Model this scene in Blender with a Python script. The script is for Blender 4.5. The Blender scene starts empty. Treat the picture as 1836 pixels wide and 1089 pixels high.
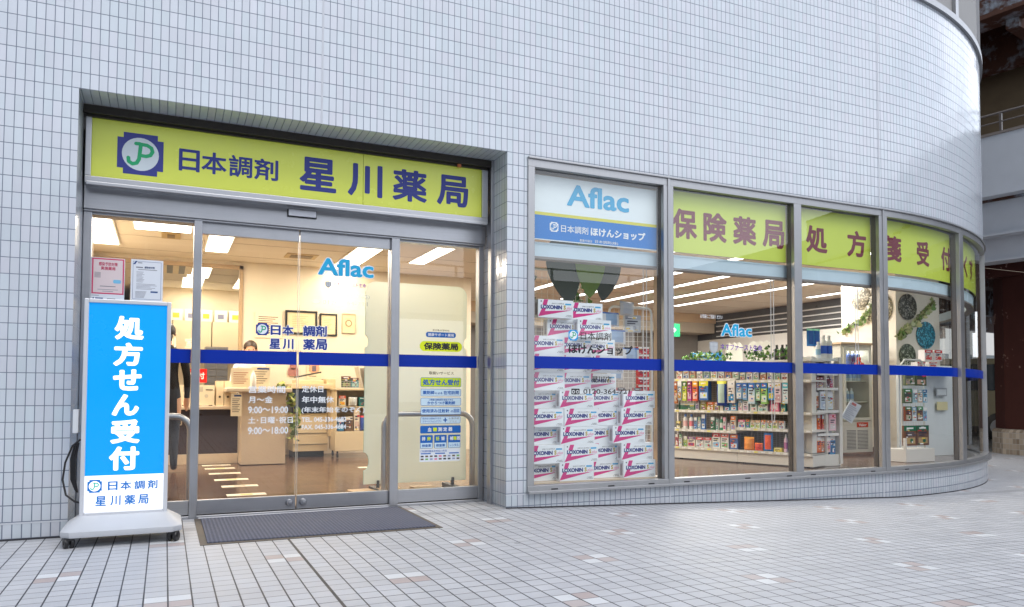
import bpy, bmesh, math, random
from mathutils import Vector, Matrix, noise
R_ = math.radians
random.seed(7)
sc = bpy.context.scene
# ------------------------------------------------------------------ camera, sky, sun, exposure
cam = bpy.data.cameras.new('camera'); co = bpy.data.objects.new('camera', cam)
sc.collection.objects.link(co); sc.camera = co
cam.sensor_width = 36.0; cam.lens = 1360.26/1836*36.0
cam.shift_y = 105.93/1836
cam.clip_start = .05; cam.clip_end = 500
yaw, pit, rol = .42876, .03932, .00378
co.matrix_world = Matrix.Translation((-2.43044, -5.42468, .91179)) @ Matrix.Rotation(-yaw, 4, 'Z') @ Matrix.Rotation(math.pi/2+pit, 4, 'X') @ Matrix.Rotation(rol, 4, 'Z')
SUN_EL, SUN_AZ = R_(52), R_(172)
w = bpy.data.worlds.new('World'); sc.world = w; w.use_nodes = True
nt = w.node_tree; nt.nodes.clear()
wo = nt.nodes.new('ShaderNodeOutputWorld'); bg = nt.nodes.new('ShaderNodeBackground')
sky = nt.nodes.new('ShaderNodeTexSky'); sky.sky_type = 'NISHITA'; sky.sun_disc = False
sky.sun_elevation = SUN_EL; sky.sun_rotation = SUN_AZ; sky.air_density = 1.2; sky.dust_density = 2.5
tc = nt.nodes.new('ShaderNodeTexCoord'); mp = nt.nodes.new('ShaderNodeMapping'); mp.inputs['Scale'].default_value = (1, 1, 2.6)
nz = nt.nodes.new('ShaderNodeTexNoise'); nz.inputs['Scale'].default_value = 2.6; nz.inputs['Detail'].default_value = 7; nz.inputs['Roughness'].default_value = .55
cr = nt.nodes.new('ShaderNodeValToRGB'); cr.color_ramp.elements[0].position = .33; cr.color_ramp.elements[1].position = .62
cr.color_ramp.elements[0].color = (.35, .35, .35, 1); cr.color_ramp.elements[1].color = (1, 1, 1, 1)
mx = nt.nodes.new('ShaderNodeMixRGB'); mx.inputs[2].default_value = (8.9, 9.3, 10.2, 1)
L = nt.links
L.new(tc.outputs['Generated'], mp.inputs[0]); L.new(mp.outputs[0], nz.inputs['Vector']); L.new(nz.outputs['Fac'], cr.inputs[0])
L.new(cr.outputs[0], mx.inputs[0]); L.new(sky.outputs[0], mx.inputs[1]); sx = nt.nodes.new('ShaderNodeSeparateXYZ'); L.new(tc.outputs['Generated'], sx.inputs[0])
gm = nt.nodes.new('ShaderNodeMath'); gm.operation = 'MULTIPLY_ADD'; L.new(sx.outputs[0], gm.inputs[0]); gm.inputs[1].default_value = .55; gm.inputs[2].default_value = 1.0
vs_ = nt.nodes.new('ShaderNodeVectorMath'); vs_.operation = 'SCALE'; L.new(mx.outputs[0], vs_.inputs[0]); L.new(gm.outputs[0], vs_.inputs['Scale'])   # thinner, brighter cloud towards +x
L.new(vs_.outputs[0], bg.inputs[0]); L.new(bg.outputs[0], wo.inputs[0])
bg.inputs[1].default_value = .13
sun = bpy.data.lights.new('sun', 'SUN'); sun.energy = .7; sun.angle = R_(25); sun.color = (1, .96, .9)
so = bpy.data.objects.new('sun', sun); sc.collection.objects.link(so)
sd = Vector((math.sin(SUN_AZ)*math.cos(SUN_EL), math.cos(SUN_AZ)*math.cos(SUN_EL), math.sin(SUN_EL)))
so.rotation_euler = sd.to_track_quat('Z', 'Y').to_euler(); so.location = (-8, -14, 14)
sc.view_settings.view_transform = 'Standard'; sc.view_settings.look = 'None'
sc.view_settings.exposure = .39; sc.view_settings.gamma = 1
sc.cycles.transparent_max_bounces = 24; sc.cycles.max_bounces = 8; sc.cycles.sample_clamp_indirect = 6
sc.cycles.caustics_reflective = False; sc.cycles.caustics_refractive = False
# ------------------------------------------------------------------ node helpers and materials
_m = {}
class NG:
    def __init__(s, name):
        s.mat = bpy.data.materials.new(name); s.mat.use_nodes = True; s.nt = s.mat.node_tree
        s.b = s.nt.nodes['Principled BSDF']; s.out = s.nt.nodes['Material Output']
    def n(s, t, **k):
        x = s.nt.nodes.new('ShaderNode'+t)
        for a, v in k.items(): setattr(x, a, v)
        return x
    def set(s, sock, v):
        if isinstance(v, bpy.types.NodeSocket): s.nt.links.new(v, sock)
        else: sock.default_value = v
    def math(s, op, a, b=None, c=None, clamp=False):
        x = s.n('Math', operation=op, use_clamp=clamp); s.set(x.inputs[0], a)
        if b is not None: s.set(x.inputs[1], b)
        if c is not None: s.set(x.inputs[2], c)
        return x.outputs[0]
    def mix(s, f, a, b):
        x = s.n('MixRGB'); s.set(x.inputs[0], f); s.set(x.inputs[1], a); s.set(x.inputs[2], b); return x.outputs[0]
    def noise(s, vec, scale, detail=3, rough=.5):
        x = s.n('TexNoise'); x.inputs['Scale'].default_value = scale; x.inputs['Detail'].default_value = detail; x.inputs['Roughness'].default_value = rough
        if vec is not None: s.nt.links.new(vec, x.inputs['Vector'])
        return x.outputs['Fac']
    def coord(s, kind='Object'):
        return s.n('TexCoord').outputs[kind]
    def pos(s): return s.n('NewGeometry').outputs['Position']
    def sep(s, v):
        x = s.n('SeparateXYZ'); s.nt.links.new(v, x.inputs[0]); return x.outputs
    def comb(s, a, b, c=0):
        x = s.n('CombineXYZ'); s.set(x.inputs[0], a); s.set(x.inputs[1], b); s.set(x.inputs[2], c); return x.outputs[0]
    def white(s, v):
        x = s.n('TexWhiteNoise', noise_dimensions='3D'); s.nt.links.new(v, x.inputs['Vector']); return x.outputs
    def bump(s, h, strength=.3, dist=.002, normal=None):
        x = s.n('Bump'); x.inputs['Strength'].default_value = strength; x.inputs['Distance'].default_value = dist
        s.nt.links.new(h, x.inputs['Height'])
        if normal is not None: s.nt.links.new(normal, x.inputs['Normal'])
        s.nt.links.new(x.outputs[0], s.b.inputs['Normal']); return x.outputs[0]
def srgb(r, g, b):
    f = lambda c: (c/255/12.92 if c/255 <= .04045 else ((c/255+.055)/1.055)**2.4)
    return (f(r), f(g), f(b), 1)
def M(name, col, rough=.5, metal=0, spec=.5, var=.06, emit=None, es=0, scale=9, coat=0):
    """plain painted / plastic / fabric surface with faint procedural mottling"""
    if name in _m: return _m[name]
    g = NG(name); col = tuple(col)+((1,) if len(col) == 3 else ())
    nzv = g.noise(g.pos(), scale, 4)
    k = g.math('MULTIPLY_ADD', nzv, var*2, 1-var)
    x = g.n('VectorMath', operation='SCALE'); x.inputs[0].default_value = col[:3]; g.nt.links.new(k, x.inputs['Scale'])
    g.nt.links.new(x.outputs[0], g.b.inputs['Base Color'])
    r2 = g.math('MULTIPLY_ADD', nzv, .15, max(0, rough-.075)); g.nt.links.new(r2, g.b.inputs['Roughness'])
    g.b.inputs['Metallic'].default_value = metal; g.b.inputs['Specular IOR Level'].default_value = spec
    g.b.inputs['Coat Weight'].default_value = coat
    if emit is not None:
        g.b.inputs['Emission Color'].default_value = tuple(emit[:3])+(1,); g.b.inputs['Emission Strength'].default_value = es
    _m[name] = g.mat; return g.mat
def P(r, g, b, rough=.45, **k):
    """paint / print colour given as it reads in srgb"""
    return M('paint_%d_%d_%d' % (r, g, b), srgb(r, g, b), rough, var=.03, **k)
def tile_wall():
    g = NG('glazed_wall_tile'); uv = g.n('UVMap').outputs[0]; s = g.sep(uv)
    u = g.math('DIVIDE', s[0], .05); v = g.math('DIVIDE', g.math('SUBTRACT', s[1], 2.82), .1)
    fu = g.math('FRACT', g.math('ADD', u, 2000)); fv = g.math('FRACT', g.math('ADD', v, 2000))
    du = g.math('MULTIPLY', g.math('MINIMUM', fu, g.math('SUBTRACT', 1, fu)), .05)
    dv = g.math('MULTIPLY', g.math('MINIMUM', fv, g.math('SUBTRACT', 1, fv)), .1)
    cell = g.comb(g.math('FLOOR', u), g.math('FLOOR', v), 0)
    wn = g.white(cell)
    low = g.math('SUBTRACT', 1, g.math('DIVIDE', g.math('ADD', s[1], .2), .8), clamp=True)     # wider, dirtier joints near the paving
    wob = g.noise(uv, 1.1, 3)
    half = g.math('MULTIPLY_ADD', low, .0010, g.math('MULTIPLY_ADD', wob, .0010, .0017))
    dmin = g.math('MINIMUM', du, g.math('ADD', dv, -.0002))
    mr = g.n('MapRange'); mr.inputs['To Min'].default_value = 1; mr.inputs['To Max'].default_value = 0
    g.nt.links.new(dmin, mr.inputs['Value']); g.nt.links.new(g.math('MULTIPLY', half, .8), mr.inputs['From Min']); g.nt.links.new(g.math('MULTIPLY', half, 1.3), mr.inputs['From Max'])
    grout = mr.outputs[0]
    smudge = g.noise(uv, 2.3, 5, .6); streak = g.noise(g.comb(g.math('MULTIPLY', s[0], 9), g.math('MULTIPLY', s[1], .8), 0), 1.5, 4)
    val = g.math('MULTIPLY_ADD', wn[0], .05, .94); val = g.math('MULTIPLY', val, g.math('MULTIPLY_ADD', smudge, .13, .93))
    val = g.math('MULTIPLY', val, g.math('MULTIPLY_ADD', streak, .09, .957))
    dirt = g.math('MULTIPLY', g.math('POWER', low, 2.5), g.math('MULTIPLY_ADD', g.noise(uv, 7, 5), .5, .12)); val = g.math('MULTIPLY', val, g.math('SUBTRACT', 1, dirt))
    x = g.n('VectorMath', operation='SCALE'); x.inputs[0].default_value = (.565, .61, .665); g.nt.links.new(val, x.inputs['Scale'])
    hue = g.mix(g.math('MULTIPLY_ADD', g.sep(wn[1])[1], .5, g.math('MULTIPLY', g.noise(uv, .9, 3), .5)), (.95, 1.02, 1.01, 1), (1.05, .985, 1.01, 1)); xm = g.n('VectorMath', operation='MULTIPLY'); g.nt.links.new(x.outputs[0], xm.inputs[0]); g.nt.links.new(hue, xm.inputs[1])
    col = g.mix(grout, xm.outputs[0], (.13, .16, .215, 1))
    g.nt.links.new(col, g.b.inputs['Base Color'])
    g.nt.links.new(g.math('MULTIPLY_ADD', grout, .6, g.math('MULTIPLY_ADD', smudge, .16, .06)), g.b.inputs['Roughness'])
    g.b.inputs['Specular IOR Level'].default_value = .8; g.b.inputs['Coat Weight'].default_value = .22; g.b.inputs['Coat Roughness'].default_value = .28
    nm = g.n('NewGeometry').outputs['Normal']; sb = g.n('VectorMath', operation='SUBTRACT'); g.nt.links.new(wn[1], sb.inputs[0]); sb.inputs[1].default_value = (.5, .5, .5)
    sl = g.n('VectorMath', operation='SCALE'); g.nt.links.new(sb.outputs[0], sl.inputs[0]); sl.inputs['Scale'].default_value = .03
    ad = g.n('VectorMath', operation='ADD'); g.nt.links.new(nm, ad.inputs[0]); g.nt.links.new(sl.outputs[0], ad.inputs[1])
    no = g.n('VectorMath', operation='NORMALIZE'); g.nt.links.new(ad.outputs[0], no.inputs[0])
    h = g.math('MULTIPLY_ADD', grout, -1, g.math('MULTIPLY', g.noise(uv, 28, 2), .12))
    g.bump(h, .5, .0025, no.outputs[0]); return g.mat
def paving():
    g = NG('paving_tile'); s = g.sep(g.pos()); p = .0965
    px = g.math('ADD', s[0], 1.725); u = g.math('DIVIDE', px, p); v = g.math('DIVIDE', g.math('ADD', s[1], 1.82), .0975)
    fu = g.math('FRACT', g.math('ADD', u, 3000)); fv = g.math('FRACT', g.math('ADD', v, 3000))
    du = g.math('MULTIPLY', g.math('MINIMUM', fu, g.math('SUBTRACT', 1, fu)), p); dv = g.math('MULTIPLY', g.math('MINIMUM', fv, g.math('SUBTRACT', 1, fv)), .0975)
    iu, iv = g.math('FLOOR', u), g.math('FLOOR', v); cell = g.comb(iu, iv, 0); wn = g.white(cell)
    wob = g.math('MULTIPLY_ADD', g.noise(g.pos(), 1.3, 3), .8, .6)
    # joints running into depth are wide, the others thin; one very wide expansion joint each way
    wide = g.math('LESS_THAN', g.math('ABSOLUTE', px), .0075)
    widey = g.math('LESS_THAN', g.math('ABSOLUTE', g.math('ADD', s[1], 2.1125)), .0034)
    a = g.math('LESS_THAN', du, g.math('MULTIPLY', wob, .0032)); b = g.math('LESS_THAN', dv, g.math('MULTIPLY', wob, .0027))
    gm = g.math('MAXIMUM', a, b); deep = g.math('MAXIMUM', g.math('MAXIMUM', wide, widey), a)
    mod = lambda x, m: g.math('FLOORED_MODULO', x, m)
    def band(x, lo): return g.math('COMPARE', x, lo+.5, .6)
    mu, mv = mod(iu, 11.), mod(iv, 14.)
    eq = lambda x, k: g.math('COMPARE', x, float(k), .1)
    B = g.math('MULTIPLY', g.math('MAXIMUM', eq(mu, 3), eq(mu, 4)), g.math('MAXIMUM', eq(mv, 13), eq(mv, 0)))
    A = g.math('MULTIPLY', g.math('MAXIMUM', eq(mu, 9), eq(mu, 10)), g.math('MAXIMUM', eq(mv, 6), eq(mv, 7)))
    acc = g.math('MAXIMUM', A, B)
    blk = g.white(g.comb(g.math('FLOOR', g.math('DIVIDE', g.math('ADD', iu, 2), 5.5)), g.math('FLOOR', g.math('DIVIDE', g.math('ADD', iv, 3), 7.)), 3))
    flip = g.math('GREATER_THAN', blk[0], .5)
    chk = g.math('FLOORED_MODULO', g.math('ADD', g.math('ADD', iu, iv), flip), 2.)
    pink = g.mix(wn[0], (.41, .345, .335, 1), (.46, .42, .415, 1)); acol = g.mix(g.math('GREATER_THAN', chk, .5), (.61, .63, .65, 1), pink)
    base = g.mix(g.math('MULTIPLY', wn[0], 1), (.425, .44, .47, 1), (.485, .50, .53, 1))
    warm = g.noise(g.pos(), .55, 3); base = g.mix(g.math('MULTIPLY', warm, .25), base, (.49, .48, .465, 1))
    col = g.mix(acc, base, acol)
    gr = g.noise(g.pos(), 420, 2); st = g.noise(g.pos(), 3.2, 5, .6)
    vv = g.math('MULTIPLY', g.math('MULTIPLY_ADD', gr, .30, .85), g.math('MULTIPLY_ADD', st, .24, .88))
    vo = g.n('TexVoronoi'); vo.inputs['Scale'].default_value = 1.9; g.nt.links.new(g.pos(), vo.inputs['Vector']); gum = g.math('MULTIPLY', g.math('LESS_THAN', vo.outputs['Distance'], .045), .35)
    drag = g.noise(g.comb(g.math('MULTIPLY', s[0], .7), g.math('MULTIPLY', s[1], 2.4), 0), 1.1, 5, .6); vv = g.math('MULTIPLY', vv, g.math('MULTIPLY_ADD', drag, .14, .93)); vv = g.math('MULTIPLY', vv, g.math('SUBTRACT', 1, gum))
    foot = g.math('SUBTRACT', 1, g.math('DIVIDE', g.math('ABSOLUTE', g.math('ADD', s[1], .01)), .09), clamp=True)   # grime and contact shadow painted where paving meets the wall
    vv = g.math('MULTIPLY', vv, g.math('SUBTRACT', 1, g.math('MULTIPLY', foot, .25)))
    x = g.n('VectorMath', operation='SCALE'); g.nt.links.new(col, x.inputs[0]); g.nt.links.new(vv, x.inputs['Scale'])
    c2 = g.mix(b, x.outputs[0], (.12, .12, .13, 1)); c3 = g.mix(deep, c2, (.035, .035, .042, 1))
    g.nt.links.new(c3, g.b.inputs['Base Color'])
    g.nt.links.new(g.math('MULTIPLY_ADD', wn[0], .1, .5), g.b.inputs['Roughness'])
    h = g.math('MULTIPLY_ADD', g.math('MAXIMUM', gm, deep), -1., g.math('MULTIPLY', gr, .25)); g.bump(h, .6, .002); return g.mat
def grid_floor():
    g = NG('shop_floor_tile'); s = g.sep(g.pos())
    f = lambda x, p: g.math('MULTIPLY', g.math('PINGPONG', g.math('ADD', x, 300.), p/2), 1.)
    j = g.math('LESS_THAN', g.math('MINIMUM', f(s[0], .3), f(s[1], .3)), .002)
    wn = g.white(g.comb(g.math('FLOOR', g.math('DIVIDE', s[0], .3)), g.math('FLOOR', g.math('DIVIDE', s[1], .3)), 0))
    c = g.mix(wn[0], (.085, .042, .024, 1), (.12, .06, .034, 1)); c = g.mix(g.math('MULTIPLY', g.noise(g.pos(), 11, 5), .6), c, (.10, .05, .028, 1))
    g.nt.links.new(g.mix(j, c, (.04, .022, .015, 1)), g.b.inputs['Base Color'])
    g.nt.links.new(g.math('MULTIPLY_ADD', g.noise(g.pos(), 4, 3), .12, .12), g.b.inputs['Roughness'])
    g.bump(g.noise(g.pos(), 3, 2), .05, .01); return g.mat
def steel(name='brushed_steel', col=(.42, .43, .455), rough=.33, vert=False, rot=0):
    if name in _m: return _m[name]
    g = NG(name); s = g.sep(g.pos())
    st = g.noise(g.comb(g.math('MULTIPLY', s[0], 300. if vert else 4.), g.math('MULTIPLY', s[1], 60.), g.math('MULTIPLY', s[2], 4. if vert else 300.)), 1, 3)
    sm = g.noise(g.pos(), 5, 5, .65)
    x = g.n('VectorMath', operation='SCALE'); x.inputs[0].default_value = col; g.nt.links.new(g.math('MULTIPLY_ADD', st, .2, g.math('MULTIPLY_ADD', sm, .25, .78)), x.inputs['Scale'])
    g.nt.links.new(x.outputs[0], g.b.inputs['Base Color']); g.b.inputs['Metallic'].default_value = .85
    g.nt.links.new(g.math('MULTIPLY_ADD', sm, .2, rough-.1), g.b.inputs['Roughness']); g.bump(st, .06, .001)
    _m[name] = g.mat; return g.mat
def glass(name='window_glass', tint=(.95, .97, .965), base=.068):
    if name in _m: return _m[name]
    g = NG(name); g.nt.nodes.remove(g.b)
    t = g.n('BsdfTransparent'); t.inputs[0].default_value = tint+(1,); gl = g.n('BsdfGlossy'); gl.inputs['Roughness'].default_value = 0; gl.inputs[0].default_value = (1, 1, 1, 1)
    lw = g.n('LayerWeight'); lw.inputs['Blend'].default_value = .5
    f5 = g.math('POWER', lw.outputs['Facing'], 4.2); fac = g.math('MULTIPLY_ADD', f5, .8, base, clamp=True)
    bm = g.n('Bump'); bm.inputs['Strength'].default_value = .03; bm.inputs['Distance'].default_value = .02; g.nt.links.new(g.noise(g.pos(), 1.4, 1), bm.inputs['Height']); g.nt.links.new(bm.outputs[0], gl.inputs['Normal'])
    mxs = g.n('MixShader'); g.nt.links.new(fac, mxs.inputs[0]); g.nt.links.new(t.outputs[0], mxs.inputs[1]); g.nt.links.new(gl.outputs[0], mxs.inputs[2]); g.nt.links.new(mxs.outputs[0], g.out.inputs[0])
    _m[name] = g.mat; return g.mat
def film(name, col, alpha):
    """thin translucent print or frosted film"""
    if name in _m: return _m[name]
    g = NG(name); g.b.inputs['Base Color'].default_value = col; g.b.inputs['Roughness'].default_value = .35
    t = g.n('BsdfTransparent'); mxs = g.n('MixShader'); mxs.inputs[0].default_value = alpha
    g.nt.links.new(t.outputs[0], mxs.inputs[1]); g.nt.links.new(g.b.outputs[0], mxs.inputs[2]); g.nt.links.new(mxs.outputs[0], g.out.inputs[0]); _m[name] = g.mat; return g.mat
def lamp_mat(name, col, e):
    return M(name, (.9, .9, .88), .4, emit=col, es=e, var=0)
TILE, PAVE, SHOPFLOOR, STEEL, STEELV, GLASS = tile_wall(), paving(), grid_floor(), steel(), steel('brushed_steel_upright', vert=True), glass()
ALU = steel('anodised_aluminium', (.385, .39, .40), .42, True)
DARKMETAL = M('bronze_metal', (.045, .04, .035), .4, .6)
CREAM = M('cream_wall_paint', (.80, .69, .52), .7, var=.03); CREAM2 = M('cream_laminate', (.72, .58, .42), .35, var=.03)
CEIL = M('ceiling_board', (.78, .70, .58), .85, var=.04, scale=60); WHITE = M('white_laminate', (.78, .77, .73), .35, var=.02)
OFFW = M('off_white_wall', (.78, .76, .72), .6, var=.02); BLACK = M('black_plastic', (.012, .012, .014), .35); BLUEBAND = M('blue_film', (.0, .026, .33), .35, spec=.25, var=.02)
BROWN = M('dark_brown_panel', (.045, .022, .015), .3); WOOD = M('pale_wood', (.62, .44, .27), .5, var=.1, scale=20)
SEAL = M('sealant', (.50, .525, .57), .6); WHITEP = M('white_print', (.85, .85, .85), .4, var=0); NAVY = M('navy_print', srgb(28, 44, 130), .45, var=.03)
LIME = M('lime_acrylic', srgb(214, 224, 84), .25, var=.03)
# ------------------------------------------------------------------ mesh builder
class MB:
    def __init__(s): s.v, s.f, s.m, s.uv = [], [], [], []
    def add(s, vs, fs, m=0, uvs=None):
        o = len(s.v); s.v += [tuple(p) for p in vs]
        for k, f in enumerate(fs):
            s.f.append(tuple(o+i for i in f)); s.m.append(m); s.uv.append(uvs[k] if uvs else None)
        return s
    def quad(s, a, b, c, d, m=0, uv=None): return s.add([a, b, c, d], [(0, 1, 2, 3)], m, [uv] if uv else None)
    def box(s, x0, x1, y0, y1, z0, z1, m=0, T=None):
        vs = [Vector((x, y, z)) for x in (x0, x1) for y in (y0, y1) for z in (z0, z1)]
        if T: vs = [T @ p for p in vs]
        return s.add(vs, [(0, 1, 3, 2), (4, 6, 7, 5), (0, 4, 5, 1), (2, 3, 7, 6), (0, 2, 6, 4), (1, 5, 7, 3)], m)
    def prism(s, pts, y0, y1, m=0, T=None, mside=None):
        """outline given as (x, z), clockwise or not, extruded from y0 (front) to y1"""
        ar = sum(pts[i][0]*pts[(i+1) % len(pts)][1]-pts[(i+1) % len(pts)][0]*pts[i][1] for i in range(len(pts)))
        if ar < 0: pts = pts[::-1]
        n = len(pts); vs = [Vector((x, y0, z)) for x, z in pts]+[Vector((x, y1, z)) for x, z in pts]
        if T: vs = [T @ p for p in vs]
        s.add(vs, [tuple(range(n)), tuple(range(2*n-1, n-1, -1))], m)
        return s.add(vs, [(i, n+i, n+(i+1) % n, (i+1) % n) for i in range(n)], m if mside is None else mside)
    def tube(s, path, r, n=10, m=0, cap=True):
        path = [Vector(p) for p in path]; rings = []
        up = Vector((0, 0, 1)); N = len(path)
        prev = None
        for i, p in enumerate(path):
            d = ((path[min(i+1, N-1)]-path[max(i-1, 0)])).normalized()
            if prev is None: a = d.cross(up) if abs(d.z) < .95 else d.cross(Vector((1, 0, 0)))
            else: a = prev-d*prev.dot(d)
            a.normalize(); prev = a; b = d.cross(a); rr = r[i] if isinstance(r, (list, tuple)) else r
            rings.append([p+(a*math.cos(2*math.pi*k/n)+b*math.sin(2*math.pi*k/n))*rr for k in range(n)])
        vs = [q for rg in rings for q in rg]
        fs = [(i*n+k, i*n+(k+1) % n, (i+1)*n+(k+1) % n, (i+1)*n+k) for i in range(N-1) for k in range(n)]
        if cap: fs += [tuple(range(n-1, -1, -1)), tuple((N-1)*n+k for k in range(n))]
        return s.add(vs, fs, m)
    def lathe(s, prof, c=(0, 0, 0), n=20, m=0, T=None):
        vs = [];
        for r, z in prof:
            for k in range(n): vs.append(Vector((c[0]+r*math.cos(2*math.pi*k/n), c[1]+r*math.sin(2*math.pi*k/n), c[2]+z)))
        if T: vs = [T @ p for p in vs]
        fs = [(i*n+k, i*n+(k+1) % n, (i+1)*n+(k+1) % n, (i+1)*n+k) for i in range(len(prof)-1) for k in range(n)]
        fs += [tuple(range(n-1, -1, -1)), tuple((len(prof)-1)*n+k for k in range(n))]
        return s.add(vs, fs, m)
    def stroke(s, pts, w, y, m=0, n=8, fn=None):
        """flat brush stroke with round ends in the x-z plane"""
        fn = fn or (lambda x, z: (x, y, z))
        for i in range(len(pts)-1):
            (x0, z0), (x1, z1) = pts[i], pts[i+1]; a = math.atan2(z1-z0, x1-x0)
            o = [(x1+w/2*math.cos(a-math.pi/2+math.pi*k/n), z1+w/2*math.sin(a-math.pi/2+math.pi*k/n)) for k in range(n+1)]
            o += [(x0+w/2*math.cos(a+math.pi/2+math.pi*k/n), z0+w/2*math.sin(a+math.pi/2+math.pi*k/n)) for k in range(n+1)]
            s.add([Vector(fn(x, z))+Vector((0, -.00002*i, 0)) for x, z in o], [tuple(range(len(o)))], m)
        return s
    def poly(s, pts, y, m=0, fn=None):
        fn = fn or (lambda x, z: (x, y, z))
        ar = sum(pts[i][0]*pts[(i+1) % len(pts)][1]-pts[(i+1) % len(pts)][0]*pts[i][1] for i in range(len(pts)))
        if ar < 0: pts = pts[::-1]
        return s.add([fn(x, z) for x, z in pts], [tuple(range(len(pts)))], m)
    def rect(s, x0, x1, z0, z1, y, m=0, r=0, fn=None):
        if r <= 0: return s.poly([(x0, z0), (x1, z0), (x1, z1), (x0, z1)], y, m, fn)
        return s.poly(rrect(x0, x1, z0, z1, r), y, m, fn)
    def text(s, body, x0, x1, z0, z1, y, m=0, bold=0, fn=None, keep=None, shear=0):
        """lettering fitted into the rectangle; keep='l'/'c' keeps its own width instead of stretching"""
        vs, fs = glyphs(body, bold, shear)
        if not vs: return s
        ax, bx = min(p[0] for p in vs), max(p[0] for p in vs); az, bz = min(p[1] for p in vs), max(p[1] for p in vs)
        kz = (z1-z0)/max(1e-6, bz-az); kx = (x1-x0)/max(1e-6, bx-ax)
        if keep:
            kx = kz; ox = x0 if keep == 'l' else (x0+x1)/2-(bx-ax)*kx/2
        else: ox = x0
        fn = fn or (lambda x, z, d=0: (x, y-d, z))
        return s.add([fn(ox+(p[0]-ax)*kx, z0+(p[1]-az)*kz, p[2]*.0006) for p in vs], fs, m)
    def build(s, name, mats, parent=None, smooth=False, bevel=0, world=False, seg=2):
        me = bpy.data.meshes.new(name); off = Vector((0, 0, 0))
        if world and parent is not None: off = Vector(parent.location)
        me.from_pydata([tuple(Vector(p)-off) for p in s.v], [], s.f)
        for mt in (mats if isinstance(mats, (list, tuple)) else [mats]): me.materials.append(mt)
        me.polygons.foreach_set('material_index', s.m)
        if any(u is not None for u in s.uv):
            ul = me.uv_layers.new(name='UVMap')
            for p, u in zip(me.polygons, s.uv):
                if u:
                    for li, c in zip(p.loop_indices, u): ul.data[li].uv = c
        if smooth:
            me.polygons.foreach_set('use_smooth', [True]*len(me.polygons))
            me.set_sharp_from_angle(angle=R_(40))
        me.update()
        o = bpy.data.objects.new(name, me); sc.collection.objects.link(o)
        if parent is not None: o.parent = parent
        if bevel:
            b = o.modifiers.new('bevel', 'BEVEL'); b.width = bevel; b.segments = seg; b.limit_method = 'ANGLE'; b.angle_limit = R_(50); b.harden_normals = False
        return o
def rrect(x0, x1, z0, z1, r, n=5):
    o = []
    for cx, cz, a in ((x1-r, z0+r, -90), (x1-r, z1-r, 0), (x0+r, z1-r, 90), (x0+r, z0+r, 180)):
        o += [(cx+r*math.cos(R_(a+90*k/n)), cz+r*math.sin(R_(a+90*k/n))) for k in range(n+1)]
    return o
def circ(cx, cz, r, n=32): return [(cx+r*math.cos(2*math.pi*k/n), cz+r*math.sin(2*math.pi*k/n)) for k in range(n)]
_gl = {}
def glyphs(body, bold=0, shear=0):
    """filled outline of a text; bold adds a round-cornered rim of that width (in em). third value = tiny forward step"""
    k = (body, bold, shear)
    if k in _gl: return _gl[k]
    c = bpy.data.curves.new('t', 'FONT'); c.body = body; c.resolution_u = 3 if bold or len(body) < 3 else 2; c.shear = shear; c.fill_mode = 'FRONT'
    o = bpy.data.objects.new('t', c); me = bpy.data.meshes.new_from_object(o)
    vs = [(v.co.x, v.co.y, 0) for v in me.vertices]; fs = [tuple(p.vertices) for p in me.polygons]
    if bold:
        cnt = {}
        for f in fs:
            for i in range(len(f)):
                e = (min(f[i], f[i-1]), max(f[i], f[i-1])); cnt[e] = cnt.get(e, 0)+1
        done = set()
        for (i, j), n in cnt.items():
            if n != 1: continue
            a, b = Vector(vs[i][:2]), Vector(vs[j][:2]); d = (b-a)
            if d.length < 1e-6: continue
            q = Vector((-d.y, d.x)).normalized()*bold; o0 = len(vs)
            vs += [(a.x-q.x, a.y-q.y, .1), (b.x-q.x, b.y-q.y, .1), (b.x, b.y, 1), (a.x, a.y, 1), (b.x+q.x, b.y+q.y, .1), (a.x+q.x, a.y+q.y, .1)]
            fs += [(o0, o0+1, o0+2, o0+3), (o0+3, o0+2, o0+4, o0+5)]
            for t in (i, j):
                if t in done: continue
                done.add(t); p = vs[t]; o0 = len(vs); N = 7
                vs.append((p[0], p[1], 1.3)); vs += [(p[0]+bold*math.cos(2*math.pi*m/N+t), p[1]+bold*math.sin(2*math.pi*m/N+t), .05) for m in range(N)]
                fs += [(o0, o0+1+m, o0+1+(m+1) % N) for m in range(N)]
    bpy.data.objects.remove(o); bpy.data.curves.remove(c); bpy.data.meshes.remove(me); _gl[k] = (vs, fs); return _gl[k]
def props(o, label, cat, group=None, kind=None):
    if label: o['label'] = label
    if cat: o['category'] = cat
    if group: o['group'] = group
    if kind: o['kind'] = kind
    return o
def thing(name, label, cat, loc=(0, 0, 0), rz=0, group=None):
    o = bpy.data.objects.new(name, None); sc.collection.objects.link(o); o.empty_display_size = .1
    o.location = loc; o.rotation_euler = (0, 0, rz); return props(o, label, cat, group)
def struct(o): o['kind'] = 'structure'; return o
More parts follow.
